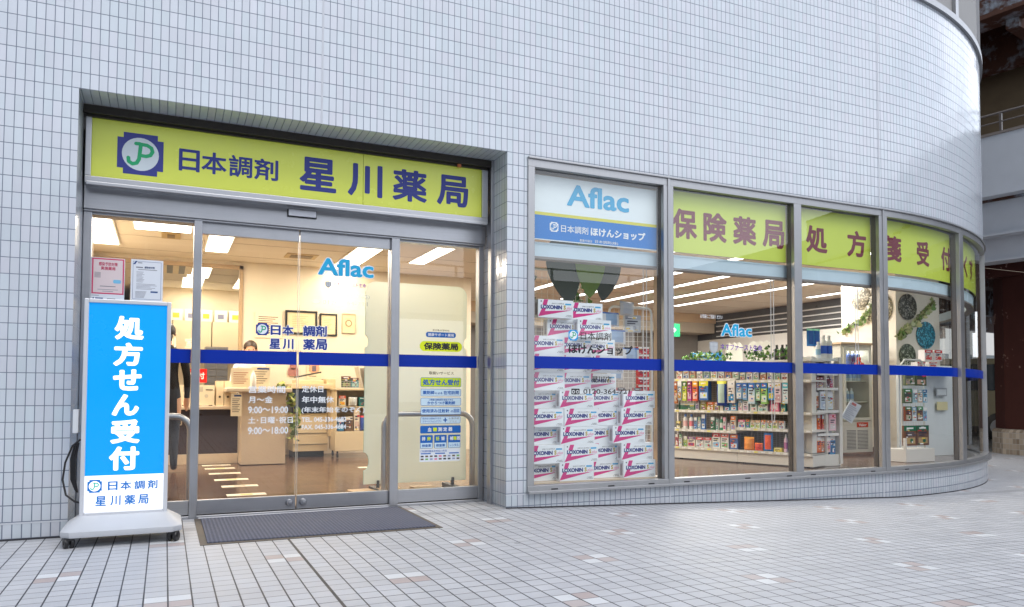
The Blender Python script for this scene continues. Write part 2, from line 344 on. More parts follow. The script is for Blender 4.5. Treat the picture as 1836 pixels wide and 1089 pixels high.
def logo(mb, cx, cz, S, y, mb_, mw, mg, fn=None, dy=.0006):
    h = S/2; n = .13*S
    f = (lambda d: (lambda x, z: fn(x, z, d))) if fn else (lambda d: None)
    mb.poly([(cx-h+n, cz-h), (cx+h-n, cz-h), (cx+h-n, cz-h+n), (cx+h, cz-h+n), (cx+h, cz+h-n), (cx+h-n, cz+h-n), (cx+h-n, cz+h), (cx-h+n, cz+h), (cx-h+n, cz+h-n), (cx-h, cz+h-n), (cx-h, cz-h+n), (cx-h+n, cz-h+n)], y, mb_, f(0))
    mb.poly(circ(cx, cz, .40*S), y-dy, mw, f(dy))
    q = lambda pts: [(cx+a*S, cz+b*S) for a, b in pts]
    mb.stroke(q([(-.10, .25), (-.02, .255), (.0, .2), (-.03, -.12), (-.08, -.22), (-.17, -.25), (-.25, -.2), (-.26, -.11)]), .085*S, y-2*dy, mg, 6, f(2*dy))
    mb.stroke(q([(-.0, .245), (.14, .235), (.235, .18), (.26, .09), (.215, .0), (.12, -.035), (.03, -.03)]), .085*S, y-2*dy-.0003, mg, 6, f(2*dy+.0003))
def fpos(s, off=0):
    """point on the facade line: straight to x=4.16, then an arc of radius 5.4; off > 0 is outwards"""
    if s <= 4.16: return (s, -off)
    t = (s-4.16)/5.4; r = 5.4+off
    return (4.16+r*math.sin(t), 5.4-r*math.cos(t))
def ss(s0, s1, st=.16):
    if s1 <= 4.16: return [s0, s1]
    a = [s0] if s0 >= 4.16 else [s0, 4.16]; b = a[-1]; n = max(1, math.ceil((s1-b)/st)); return a+[b+(s1-b)*(k+1)/n for k in range(n)]
def fsheet(mb, s0, s1, z0, z1, off=0, m=0, flip=False):
    q = ss(s0, s1)
    for a, b in zip(q, q[1:]):
        A, B = fpos(a, off), fpos(b, off)
        mb.quad((*A, z0), (*B, z0), (*B, z1), (*A, z1), m, [(a, z0), (b, z0), (b, z1), (a, z1)])
def fbox(mb, s0, s1, o0, o1, z0, z1, m=0):
    """solid following the facade between offsets o0 (outer) and o1 (inner)"""
    q = ss(s0, s1); n = len(q); vs = []
    for a in q:
        A, B = fpos(a, o0), fpos(a, o1); vs += [(*A, z0), (*A, z1), (*B, z1), (*B, z0)]
    fs = []
    for i in range(n-1):
        k = 4*i
        for j in range(4): fs.append((k+j, k+4+j, k+4+(j+1) % 4, k+(j+1) % 4))
    fs = [tuple(reversed(f)) for f in fs]
    fs += [(0, 3, 2, 1), (4*n-4, 4*n-3, 4*n-2, 4*n-1)]; mb.add(vs, fs, m)
gz = lambda x: (.01 if x < -.1 else .01-.034*(x+.1) if x < 4.4 else -.143-.012*(x-4.4) if x < 9 else -.198)
def area(name, loc, sx, sy, e, col):
    l = bpy.data.lights.new(name, 'AREA'); l.shape = 'RECTANGLE'; l.size = sx; l.size_y = sy; l.energy = e; l.color = col
    o = bpy.data.objects.new(name, l); sc.collection.objects.link(o); o.location = loc; return o
# ------------------------------------------------------------------ SETTING: paving
mb = MB(); xs = [-60, -20, -8, -4, -2, -.1, 1, 2, 3, 4.4, 6, 7.5, 9, 14, 25, 80]
for a, b in zip(xs, xs[1:]):
    for y0, y1 in ((-70, -14), (-14, -3), (-3, .5), (.5, 8), (8, 80)):
        if y0 >= .5 and b <= 4.4: continue
        mb.quad((a, y0, gz(a)), (b, y0, gz(b)), (b, y1, gz(b)), (a, y1, gz(a)))
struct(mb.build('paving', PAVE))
# ------------------------------------------------------------------ building shell
B = thing('pharmacy_building', 'grey tiled building with curved corner housing the pharmacy', 'building')
mb = MB()
J = [-4.45, -1.45, 1.556, 4.17, 7.17, 10.17]
def wall_rect(s0, s1, z0, z1):
    cuts = [s0]+[j for j in J if s0+.01 < j < s1-.01]+[s1]
    for a, b in zip(cuts, cuts[1:]): fsheet(mb, a, b, z0, z1)
OX0 = -2.96; WT = 2.80; WB = .125; TOP = 5.15
wall_rect(-7, OX0, -.1, TOP); wall_rect(OX0, 0, 2.82, TOP); wall_rect(0, .2, -.2, TOP); wall_rect(.2, 12.6, WT, TOP); wall_rect(.2, 12.6, -.5, WB)
# recess reveals and soffit (uv in metres so the tiles carry round the corner)
for (ya, yb) in ((0, .262), (.332, .50)):
    mb.quad((0, ya, 0), (0, yb, 0), (0, yb, 2.82), (0, ya, 2.82), 0, [(ya*1.0, 0), (yb, 0), (yb, 2.82), (ya, 2.82)][:4])
mb.quad((OX0, .50, 0), (OX0, 0, 0), (OX0, 0, 2.82), (OX0, .50, 2.82), 0, [(.50, 0), (0, 0), (0, 2.82), (.50, 2.82)])
mb.quad((OX0, 0, 2.82), (0, 0, 2.82), (0, .27, 2.82), (OX0, .27, 2.82), 0, [(OX0, 2.8), (0, 2.8), (0, 2.74), (OX0, 2.74)])
o = mb.build('tiled_wall', TILE, B)
mb = MB()
for j in J[:-1]:
    fbox(mb, j-.007, j+.007, .0015, -.004, 2.82 if j < 0 and j > -3 else (WT if j > 0 else .0), TOP)
    if j > 0: fbox(mb, j-.006, j+.006, .0015, -.004, -.3, WB)
mb.box(-7, OX0, -.0018, .002, .108, .118); mb.box(0, .2, -.0018, .002, .108, .116)
mb.build('sealant_joint', SEAL, B)
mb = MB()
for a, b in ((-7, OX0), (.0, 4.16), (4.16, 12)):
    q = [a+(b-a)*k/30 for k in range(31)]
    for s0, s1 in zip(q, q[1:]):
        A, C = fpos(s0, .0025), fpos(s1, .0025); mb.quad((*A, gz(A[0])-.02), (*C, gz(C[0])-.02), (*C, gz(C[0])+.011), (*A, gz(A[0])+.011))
mb.build('base_joint_shade', M('base_joint_shade_dark', (.035, .035, .042), .8), B)  # dark joint strip with contact shadow and grime put into its colour
mb = MB(); mb.box(-.022, .004, .262, .332, .005, 2.82); mb.build('drain_channel', STEELV, B, bevel=.003)
# upper storey glazing above the tiled band
mb = MB(); fbox(mb, -7, 12.6, .035, -.10, TOP, TOP+.07); mb.build('parapet_capping', ALU, B)
mb = MB(); fsheet(mb, -7, 12.6, TOP+.07, 7.2, -.03); mb.build('upper_window_glass', M('upper_glass', (.86, .92, .97), .12, .75, var=.01), B)
mb = MB()
for s in [-6.4+1.52*k for k in range(8)]+[5.76, 7.6, 8.85, 10.4]: fbox(mb, s-.045, s+.045, .02, -.09, TOP+.07, 7.2)
fbox(mb, -7, 12.6, .03, -.09, 7.2, 7.5); mb.build('upper_window_frame', ALU, B)
# solid behind the cladding so nothing is paper thin
mb = MB(); fbox(mb, -7, OX0-.02, -.02, -.35, -.1, 7.4); fbox(mb, OX0-.02, .02, -.02, -.30, 2.84, 7.4)
fbox(mb, .02, .18, -.02, -.30, 0, 7.4); fbox(mb, .18, 12.6, -.02, -.22, 2.82, 7.4); fbox(mb, .18, 12.6, -.02, -.12, -.5, .105)
mb.box(-7, 9, 11.6, 12, -.2, 7.4); mb.box(-7, 9.5, .3, 12, 7.3, 7.45); mb.build('concrete_backing', M('concrete', (.3, .3, .3), .8), B)
# ------------------------------------------------------------------ shop interior shell
pts = [(-3.35, .46), (.0, .46), (.19, .1)]+[fpos(4.16+.45*k, -.11) for k in range(20)]
arc_end = pts[-1]
pts += [(arc_end[0], 11.6), (-3.35, 11.6)]
mb = MB(); mb.add([(x, y, .028) for x, y in pts], [tuple(range(len(pts)))]); struct(mb.build('floor', SHOPFLOOR))
mb = MB(); c = [(x, y, 2.7) for x, y in pts]; c[2] = (.19, .24, 2.7)
for k in range(20): c[3+k] = (*fpos(4.16+.45*k, -.24), 2.7)
mb.add(c, [tuple(range(len(c)-1, -1, -1))]); mb.build('ceiling', CEIL, B)
mb = MB()
for k in range(1, 9): mb.box(-2.99, 9, .6+k*.91-.002, .6+k*.91+.002, 2.6965, 2.6995)
mb.build('ceiling_joint', M('joint_line', (.45, .38, .29), .8), B)
mb = MB(); mb.box(-3.45, -3.35, .36, 11.6, 0, 2.72)                        # left side wall
mb.box(-1.52, 1.9, 5.6, 5.7, 0, 2.72); mb.box(-3.35, -1.52, 5.6, 5.7, 2.62, 2.72)      # wall with the certificates, lintel over the dispensary hatch
mb.box(-3.0, 9, 11.4, 11.6, 0, 2.72); mb.box(1.8, 1.9, 5.7, 11.4, 0, 2.72)
mb.box(.03, .19, .3, .62, 0, 2.72)
mb.build('inner_wall', CREAM, B)
mb = MB(); mb.box(-3.35, -1.48, 5.56, 5.6, 2.585, 2.64); mb.box(-1.53, -1.48, 5.56, 5.6, .9, 2.64); mb.box(-3.35, -1.48, 5.55, 5.6, .86, .9); mb.build('hatch_frame', M('hatch_wood', (.42, .29, .16), .5, var=.1), B, bevel=.004)
mb = MB(); mb.box(-3.35, -1.53, 5.6, 5.7, .03, .86); mb.build('hatch_apron', BROWN, B)
mb = MB(); mb.box(7.17, 8.1, 2.22, 3.19, .03, 2.7); o = mb.build('square_pillar', M('pillar_wallpaper', (.80, .74, .64), .65, var=.03), B)
mb = MB(); mb.box(7.16, 8.11, 2.21, 3.2, .028, .12); mb.build('pillar_skirting', M('skirting_brown', (.12, .06, .035), .4), B)
mb = MB(); mb.box(2, 9.3, 11.2, 11.4, 0, 1.9, 0); mb.box(1.95, 8.98, 8.4, 9.0, 2.28, 2.7, 0); mb.box(1.95, 8.98, 8.35, 8.4, 2.5, 2.7, 1); mb.box(2, 8.98, 9.0, 9.1, 0, 2.28, 2)
mb.build('bulkhead', [M('bulkhead_tan', (.50, .43, .34), .7), WOOD, M('back_taupe', (.22, .20, .18), .8, var=.2, scale=2)], B)
# side wall: white below, dark louvred clerestory above
mb = MB(); mb.box(9.0, 9.1, 4.45, 11.2, 0, 2.14, 0); mb.box(9.03, 9.1, 4.45, 11.2, 2.14, 2.7, 1)
for k in range(4): mb.box(8.985, 9.03, 4.45, 8.35, 2.19+.115*k, 2.212+.115*k, 2)
mb.build('inner_side_wall', [OFFW, M('night_glass', (.09, .09, .092), .3), M('louvre_white', (.75, .75, .75), .4)], B)
# ------------------------------------------------------------------ storefront windows (straight + curved)
mb = MB(); MUL = [(.18, .24), (1.49, 1.595), (2.995, 3.09), (4.14, 4.26), (5.70, 5.82), (7.42, 7.52), (8.78, 8.9), (10.3, 10.42)]
fbox(mb, .18, 12.5, .012, -.034, WT-.075, WT); fbox(mb, .18, 12.5, .03, -.03, WT-.012, WT+.004); fbox(mb, .18, 12.5, .018, -.06, WB, WB+.05); fbox(mb, .18, 12.5, .05, .0, WB-.012, WB+.01)
mb.build('window_rail', ALU, B, bevel=.003)
for i, (a, b) in enumerate(MUL):
    mb = MB(); fbox(mb, a, b, .014, -.031, WB+.05, WT-.075, 0)
    if i in (1, 3): fbox(mb, (a+b)/2-.012, (a+b)/2+.012, .022, .0, WB, WT, 0)
    fbox(mb, a-.006, b+.006, -.0315, -.085, WB+.05, WT-.075, 1); mb.build('mullion', [ALU, M('frame_liner_bronze', (.09, .075, .065), .5)], B, bevel=.003)  # dark bronze liner behind each mullion
for (a, b), (c_, d) in zip(MUL, MUL[1:]):
    p = MB(); fsheet(p, b, c_, WB+.05, WT-.075, -.03); p.build('window_pane', GLASS, B, smooth=True)
mb = MB()
for s in (.42, .95, 1.35, 1.72, 2.4, 2.9, 3.2, 4.0, 4.5): fbox(mb, s-.03, s+.03, .0195, .012, WB+.012, WB+.022)
mb.build('weep_hole', BLACK, B)
for (a, b), (c_, d) in list(zip(MUL, MUL[1:]))[:6]:
    p = MB(); fsheet(p, b, c_, 1.106, 1.205, -.0275); p.build('blue_stripe', BLUEBAND, B)
# pale rail box behind the glass
mb = MB(); fbox(mb, .24, 10, -.12, -.20, 2.03, 2.15, 0); fbox(mb, .24, 10, -.115, -.125, 2.135, 2.15, 0); fbox(mb, .24, 10, -.112, -.2, 2.012, 2.03, 1)
fbox(mb, .24, 10, -.13, -.22, 2.72, 2.8, 2)
mb.build('blind_box', [M('rail_paint', (.55, .68, .76), .5), M('rail_lip', (.25, .23, .22), .5), M('soffit_grey', (.25, .26, .28), .7)], B)
# ------------------------------------------------------------------ entrance: transom, frames, sliding doors
mb = MB(); mb.box(OX0+.004, -.012, .405, .53, 2.148, 2.40); mb.box(OX0+.004, -.012, .42, .5, 2.135, 2.148)
mb.build('transom', STEEL, B, bevel=.004)
for xa, xb in ((OX0+.002, -2.905), (-.055, -.012)):
    mb = MB(); mb.box(xa, xb, .44, .52, .01, 2.148); mb.build('door_jamb', STEELV, B, bevel=.004)
for x0, x1 in ((-2.262, -2.207), (-.812, -.742)):
    mb = MB(); mb.box(x0, x1, .425, .535, .015, 2.148); mb.build('door_mullion', STEELV, B, bevel=.004)
mb = MB(); mb.box(-2.955, -.02, .43, .56, .008, .028); mb.box(-2.2, -.82, .405, .43, .004, .016); mb.build('threshold', STEEL, B, bevel=.003)
GY = .465
def leaf(name, x0, x1, top, knob=None):
    d = bpy.data.objects.new(name, None); sc.collection.objects.link(d); d.parent = B; d.empty_display_size = .1
    for nm, za, zb in (('bottom_rail', .035, .135), ('top_rail', top, 2.135)):
        mb = MB(); mb.box(x0, x1, .455, .495, za, zb, 0); mb.build(nm, STEEL, d, bevel=.002)
    if x0 > -2.3 and x1 < -.7:
        for xa, xb in ((x0, x0+.0035), (x1-.0035, x1)):
            mb = MB(); mb.box(xa, xb, .465, .485, .135, top); mb.build('edge_seal', film('seal_strip', (.8, .8, .75, 1), .35), d)
    g = MB(); g.quad((x0+.004, GY+.01, .135), (x1-.004, GY+.01, .135), (x1-.004, GY+.01, top), (x0+.004, GY+.01, top)); g.build('door_glass', GLASS, d)
    if knob:
        k = MB(); T = Matrix.Translation((knob, .455, .085)) @ Matrix.Rotation(R_(90), 4, 'X')
        k.lathe([(.026, 0), (.026, .012), (.02, .022), (.008, .024)], n=24, T=T); k.lathe([(.007, .022), (.006, .03)], n=12, T=T); k.build('lock', STEEL, d, smooth=True)
    return d
leaf('sliding_door', -2.207, -1.524, 2.05, -1.57); leaf('sliding_door', -1.516, -.812, 2.05, -1.47)
leaf('sidelight', -2.905, -2.262, 2.12); leaf('sidelight', -.742, -.055, 2.12)
mb = MB()
for x0, x1 in ((-2.905, -2.262), (-2.207, -1.524), (-1.516, -.812), (-.742, -.055)): mb.box(x0+.004, x1-.004, GY+.0075, GY+.0085, 1.114, 1.213)
mb.build('blue_door_stripe', BLUEBAND, B)
# side pocket frame seen left of the door (cream timber jambs)
mb = MB(); mb.box(-2.99, -2.93, .54, .60, .03, 2.6); mb.box(-3.03, -2.985, .62, 1.5, .03, 2.45); mb.box(-3.05, -2.98, 1.5, 1.56, .03, 2.45); mb.build('timber_lining', WOOD, B, bevel=.004)
mb = MB(); mb.box(-3.35, -.02, .54, .62, 2.13, 2.72); mb.build('door_header_inside', CREAM, B)
mb = MB(); mb.box(-1.623, -1.406, .39, .405, 2.222, 2.28, 0); mb.box(-1.616, -1.413, .375, .39, 2.228, 2.275, 1)
o = mb.build('door_sensor', [BLACK, M('sensor_lens', (.80, .82, .88), .2)], B, bevel=.004)
# ------------------------------------------------------------------ lightbox sign over the door
S = thing('lightbox_sign', 'lime yellow shop sign with dark blue characters over the entrance', 'shop sign', (-1.48, .3, 2.297))
mb = MB(); x0, x1, z0, z1 = -2.945, -.036, 2.297, 2.80
mb.box(x0, x1, .30, .50, z0, z0+.05); mb.box(x0, x1, .30, .50, z1-.055, z1, 1); mb.box(x0, x0+.036, .30, .50, z0+.05, z1-.055); mb.box(x1-.052, x1, .30, .50, z0+.05, z1-.055)
mb.box(x0+.01, x1-.01, .288, .30, z0-.012, z0+.012, 0); mb.build('frame', [STEEL, DARKMETAL], S, world=True, bevel=.004)
mb = MB(); mb.box(x0+.036, -1.0735, .318, .34, z0+.05, z1-.055); mb.box(-1.0705, x1-.052, .318, .34, z0+.05, z1-.055); mb.build('face', LIME, S, world=True)
mb = MB(); y = .3168; lg = M('logo_blue', srgb(38, 50, 135), .4); gr = M('logo_green', srgb(0, 165, 105), .4); lw = M('logo_white', (.62, .70, .74), .4)
logo(mb, -2.614, 2.534, .285, y, 0, 1, 2)
for t, a, b in (('日', -2.373, -2.238), ('本', -2.226, -2.06), ('調', -2.045, -1.885), ('剤', -1.872, -1.703)): mb.text(t, a, b, 2.455, 2.611, y, 3, .022)
for t, a, b in (('星', -1.55, -1.278), ('川', -1.19, -.921), ('薬', -.839, -.559), ('局', -.474, -.205)): mb.text(t, a, b, 2.415, 2.668, y, 3, .03)
mb.build('lettering', [lg, lw, gr, NAVY], S, world=True)
mb = MB(); mb.box(OX0+.003, -.004, .263, .30, 2.76, 2.815); mb.box(OX0+.003, -.004, .27, .5, 2.80, 2.818); mb.build('head_channel', DARKMETAL, B, bevel=.003)
mb = MB(); mb.box(-.31, -.28, .285, .30, 2.735, 2.76); mb.build('orange_clip', P(185, 105, 60), S, world=True)
# ------------------------------------------------------------------ OUTSIDE THINGS
# wheeled light sign
def sign_stand():
    S = thing('sign_stand', 'blue and white wheeled sign board standing left of the sliding doors', 'sign stand', (-2.64, -.2, .01))
    X0, X1 = -2.865, -2.415; Y = -.205; cx = -2.64
    mb = MB(); mb.box(X0-.012, X0+.012, Y-.055, Y+.055, .165, 1.466); mb.box(X1-.012, X1+.012, Y-.055, Y+.055, .165, 1.466); mb.box(X0+.012, X1-.012, Y-.055, Y+.055, 1.442, 1.466); mb.box(X0+.012, X1-.012, Y-.055, Y+.055, .165, .189)
    mb.build('frame', M('stand_aluminium', (.62, .64, .68), .35, .3), S, world=True, bevel=.004)
    mb = MB(); mb.box(X0+.012, X1-.012, Y-.045, Y+.045, .405, 1.442, 0); mb.box(X0+.012, X1-.012, Y-.045, Y+.045, .189, .405, 1)
    mb.build('light_panel', [M('panel_blue', srgb(0, 140, 215), .25, emit=srgb(0, 150, 228), es=.36, var=.03, scale=3), M('panel_white', (.85, .85, .85), .25, emit=(.9, .95, 1), es=.5, var=0)], S, world=True)
    mb = MB(); y = Y-.047; wm = M('print_white_lit', (.9, .9, .9), .3, emit=(1, 1, 1), es=.5, var=0); bl = M('print_blue_lit', srgb(0, 110, 190), .3, emit=srgb(0, 110, 190), es=.15, var=0)
    for t, zt, zb, a, b in (('処', 1.368, 1.224, -2.715, -2.555), ('方', 1.206, 1.064, -2.717, -2.558), ('せ', 1.044, .914, -2.717, -2.562), ('ん', .892, .762, -2.719, -2.572), ('受', .739, .594, -2.723, -2.565), ('付', .576, .432, -2.728, -2.565)):
        mb.text(t, a, b, zb, zt, y, 0, .045)
    logo(mb, -2.80, .343, .076, y, 1, 0, 2)
    for t, a, b in (('日', -2.73, -2.678), ('本', -2.664, -2.604), ('調', -2.588, -2.53), ('剤', -2.515, -2.46)): mb.text(t, a, b, .315, .368, y, 1, .022)
    for t, a, b in (('星', -2.795, -2.737), ('川', -2.715, -2.66), ('薬', -2.64, -2.58), ('局', -2.565, -2.508)): mb.text(t, a, b, .224, .283, y, 1, .022)
    mb.build('lettering', [wm, bl, M('print_teal', srgb(70, 185, 170), .3, emit=srgb(70, 185, 170), es=.15, var=0)], S, world=True)
    # moulded base: bevelled slab with a raised hump
    def ring(x0, x1, y0, y1, z, c): return [(x0+c, y0, z), (x1-c, y0, z), (x1, y0+c, z), (x1, y1-c, z), (x1-c, y1, z), (x0+c, y1, z), (x0, y1-c, z), (x0, y0+c, z)]
    rg = [ring(-2.955, -2.325, -.43, .03, .072, .05), ring(-2.96, -2.32, -.435, .035, .085, .05), ring(-2.96, -2.32, -.435, .035, .105, .05), ring(-2.945, -2.335, -.42, .02, .12, .06), ring(-2.885, -2.395, -.285, -.115, .168, .03), ring(-2.88, -2.40, -.28, -.12, .172, .03)]
    vs = [p for r in rg for p in r]; fs = [(8*i+k, 8*i+(k+1) % 8, 8*i+8+(k+1) % 8, 8*i+8+k) for i in range(5) for k in range(8)]+[tuple(range(7, -1, -1)), tuple(40+k for k in range(8))]
    MB().add(vs, fs).build('base', M('stand_grey_plastic', (.50, .52, .55), .45), S, world=True, smooth=True)
    for x, yy, a in ((-2.915, -.385, 20), (-2.365, -.385, -25), (-2.915, -.01, 60), (-2.365, -.01, 10)):
        T = Matrix.Translation((x, yy, .042)) @ Matrix.Rotation(R_(a), 4, 'Z') @ Matrix.Rotation(R_(90), 4, 'Y'); c = MB()
        for o in (-.026, .006): c.lathe([(.018, o-.001), (.03, o), (.033, o+.006), (.033, o+.014), (.03, o+.02), (.018, o+.021)], n=20, T=T)
        c.lathe([(.012, -.03), (.012, .03)], n=12, T=T); c.lathe([(.013, 0), (.013, .04)], c=(x, yy, .036), n=10)
        T2 = Matrix.Translation((x, yy, .055)) @ Matrix.Rotation(R_(a), 4, 'Z'); c.box(-.02, .02, -.03, .028, 0, .014, T=T2)
        c.build('caster', BLACK, S, world=True, smooth=True)
    c = MB(); c.tube([(-2.885, -.17, .62), (-2.93, -.16, .58), (-2.965, -.16, .48), (-2.975, -.17, .38), (-2.955, -.18, .29), (-2.91, -.18, .25), (-2.87, -.17, .235)], .006, 8)
    for k in range(5): c.tube([(-2.895-.006*k, -.165+.008*(k % 2), .60-.004*k), (-2.912-.006*k, -.16, .5), (-2.912-.005*k, -.16, .38), (-2.895-.003*k, -.17, .30+.004*k)], .005, 6)
    c.build('cable', BLACK, S, world=True, smooth=True)
    c = MB(); c.box(-2.925, -2.895, -.23, -.16, .66, .80); c.build('switch_box', P(205, 210, 215), S, world=True, bevel=.003)
sign_stand()
# door mat
g = NG('ribbed_mat'); s = g.sep(g.pos()); fx = g.math('PINGPONG', g.math('ADD', s[0], 50.), .012); fy = g.math('PINGPONG', g.math('ADD', s[1], 50.), .015)
kk = g.math('MULTIPLY', g.math('DIVIDE', fx, .012), g.math('DIVIDE', fy, .015)); nn = g.noise(g.pos(), 110, 3); n2 = g.noise(g.pos(), 5, 4)
g.nt.links.new(g.mix(g.math('MULTIPLY_ADD', kk, .6, g.math('MULTIPLY', nn, .5), clamp=True), (.02, .022, .032, 1), (.23, .25, .34, 1)), g.b.inputs['Base Color']); g.b.inputs['Roughness'].default_value = .95
g.bump(kk, 1, .006); MATM = g.mat
D = thing('door_mat', 'dark blue grey ribbed mat lying before the sliding doors', 'door mat', (-1.48, -.08, .01))
mb = MB(); mb.box(-2.185, -.765, -.565, .36, .0125, .021); mb.build('pile', MATM, D, world=True, bevel=.003)
mb = MB(); mb.box(-2.225, -.73, -.61, .40, .0105, .0135); mb.build('rubber_edge', M('mat_rubber', (.10, .085, .07), .7), D, world=True)
# posters on the left sidelight
def poster(label, x0, x1, z0, z1, kind):
    T = thing('poster', label, 'poster', ((x0+x1)/2, GY+.005, z0)); y = GY+.006
    mb = MB(); mb.box(x0, x1, y, y+.001, z0, z1); mb.build('sheet', M('poster_paper', (.74, .77, .82), .4, var=.02), T, world=True)
    mb = MB(); W = x1-x0; y -= .0006
    if kind == 1:
        a, b, c, d = x0+.004, x1-.004, z0+.048, z1-.004; t = .009
        for q in ((a, b, c, c+t), (a, b, d-t, d), (a, a+t, c+t, d-t), (b-t, b, c+t, d-t)): mb.rect(*q, y, 0)
        mb.rect(a+t, b-t, c+t, d-t, y+.0002, 1)
        mb.text('感染予防対策', x0+.045, x1-.045, z1-.056, z1-.030, y-.0004, 0, .02); mb.text('実施薬局', x0+.058, x1-.058, z1-.085, z1-.060, y-.0004, 0, .02)
        for k in range(5): mb.rect(x0+.02, x0+.058, z1-.105-.008*k, z1-.102-.008*k, y-.0004, 2)
        mb.rect(x1-.07, x1-.022, z0+.125, z0+.15, y-.0004, 3, r=.008); mb.rect(x0+.055, x1-.055, z0+.1, z0+.104, y-.0004, 2); mb.rect(x0+.04, x1-.04, z0+.078, z0+.081, y-.0004, 4); mb.rect(x0+.07, x1-.07, z0+.066, z0+.069, y-.0004, 4)
        mb.poly([(x0+.008, z0+.012), (x0+.024, z0+.012), (x0+.016, z0+.026)], y, 5); mb.rect(x0+.028, x0+.075, z0+.014, z0+.022, y, 5); mb.rect(x0+.1, x0+.15, z0+.015, z0+.019, y, 4); mb.rect(x0+.005, x0+.05, z0+.036, z0+.039, y, 4)
    else:
        a, b, c, d = x0+.012, x1-.012, z0+.014, z1-.014; t = .0018
        for q in ((a, b, c, c+t), (a, b, d-t, d), (a, a+t, c+t, d-t), (b-t, b, c+t, d-t)): mb.rect(*q, y, 5)
        mb.poly([(x0+.012, z1-.036), (x0+.03, z1-.012), (x0+.04, z1-.012), (x0+.026, z1-.036)], y, 5); mb.rect(x0+.042, x0+.07, z1-.027, z1-.021, y, 4)
        mb.text('感染症対策', x0+.085, x0+.15, z1-.062, z1-.047, y, 5, .02); mb.rect(x0+.032, x0+.075, z1-.06, z1-.052, y, 4); mb.rect(x0+.045, x0+.165, z1-.073, z1-.069, y, 4)
        for k in range(14):
            zz = z1-.087-.0088*k-(.005 if k > 8 else 0); ww = [.045, .04, .05, .035, .045, .04, .05, .045, .04, .12, .13, .09, .12, .1][k]
            mb.rect(x0+.035, x0+.035+ww, zz-.0025, zz, y, 4)
        for k in range(6): mb.rect(x0+.03, x0+.10-.003*k, z0+.065-.008*k, z0+.068-.008*k, y, 4)
        mb.rect(x1-.078, x1-.032, z0+.062, z0+.073, y, 5)
    mb.build('print', [P(205, 65, 105), P(222, 205, 205), P(110, 110, 120), P(120, 190, 225), P(130, 130, 140), P(30, 70, 130)], T, world=True)
poster('pink framed poster above the blue sign stand on the glass', -2.905, -2.70, 1.530, 1.829, 1)
poster('white notice with thin blue frame beside the pink framed poster', -2.662, -2.458, 1.541, 1.834, 2)
# ---- lettering stuck on the door glass
YD = GY+.006
def decal(name, label, cat, x, y, z, mbs, mats, group=None):
    o = mbs.build(name, mats); o['label'] = label; o['category'] = cat
    if group: o['group'] = group
    me = o.data; off = Vector((x, y, z)); me.transform(Matrix.Translation(-off)); o.location = off; return o
DB, DW = M('decal_blue', srgb(10, 50, 140), .35, var=0), M('decal_white', (.80, .84, .88), .45, var=0)
CYAN = M('decal_cyan', srgb(0, 165, 215), .35, var=0); GREEN = M('decal_green', srgb(0, 165, 125), .35, var=0); PURP = M('decal_purple', srgb(115, 80, 165), .35, var=0)
mb = MB()
logo(mb, -1.78, 1.375, .092, YD, 0, 1, 2)
for t, a, b, c, d in (('日', -1.720, -1.648, 1.335, 1.408), ('本', -1.636, -1.554, 1.335, 1.411), ('調', -1.484, -1.394, 1.334, 1.415), ('剤', -1.39, -1.305, 1.334, 1.417), ('星', -1.727, -1.649, 1.231, 1.308), ('川', -1.631, -1.553, 1.231, 1.309), ('薬', -1.481, -1.393, 1.23, 1.313), ('局', -1.389, -1.301, 1.231, 1.316)):
    mb.text(t, a-.004, b+.004, c-.004, d+.004, YD+.0005, 1, .075); mb.text(t, a, b, c, d, YD-.0008, 0, .03)
decal('glass_lettering', 'dark blue pharmacy name with square logo on the sliding doors', 'glass lettering', -1.56, YD, 1.23, mb, [DB, DW, GREEN])
def shield(mb, x0, x1, z0, z1, y, m0, m1, fn=None):
    w = x1-x0; h = z1-z0; o = [(x0, z1-.06*h), (x0+.5*w, z1), (x1, z1-.06*h), (x1, z0+.38*h), (x0+.78*w, z0+.13*h), (x0+.5*w, z0), (x0+.22*w, z0+.13*h), (x0, z0+.38*h)]
    c = (x0+w/2, z0+h*.55); i = [(c[0]+(p[0]-c[0])*.78, c[1]+(p[1]-c[1])*.78) for p in o]
    mb.poly(o, y, m0, fn); mb.poly(i, y-.0006, m1, (lambda x, z: (fn(x, z, .0006))) if fn else None)
    for q in ((x0+.47*w, x0+.53*w, z0+.1*h, z1-.1*h), (x0+.12*w, x1-.12*w, z0+.56*h, z0+.62*h)): mb.rect(*q, y-.001, m0)
def aflac(mb, x0, x1, z0, z1, y, m, mo, out=True):
    if out: mb.text('Aflac', x0-.006, x1+.006, z0-.006, z1+.006, y+.0006, mo, .07)
    mb.text('Aflac', x0, x1, z0, z1, y-.0008, m, .028)
mb = MB(); aflac(mb, -1.377, -.944, 1.811, 1.945, YD, 0, 1)
decal('glass_lettering', 'large light blue word with white outline on right sliding door', 'glass lettering', -1.16, YD, 1.81, mb, [CYAN, DW])
mb = MB(); shield(mb, -1.321, -1.274, 1.713, 1.765, YD, 0, 1); mb.text('ネオファースト生命', -1.264, -1.003, 1.730, 1.764, YD, 2, .03); mb.rect(-1.2, -1.1, 1.712, 1.717, YD, 1)
decal('glass_lettering', 'silver shield with purple katakana on the right sliding door', 'glass lettering', -1.16, YD, 1.713, mb, [P(150, 150, 155), P(195, 200, 205), PURP])
mb = MB(); mb.text('募集代理店', -1.30, -1.22, 1.652, 1.667, YD, 0); mb.text('日本調剤(株)', -1.203, -.974, 1.642, 1.677, YD, 0, .01); mb.rect(-1.415, -1.36, 1.59, 1.62, YD, 0, r=.008); mb.text('0120-364-721', -1.34, -.99, 1.586, 1.618, YD, 0)
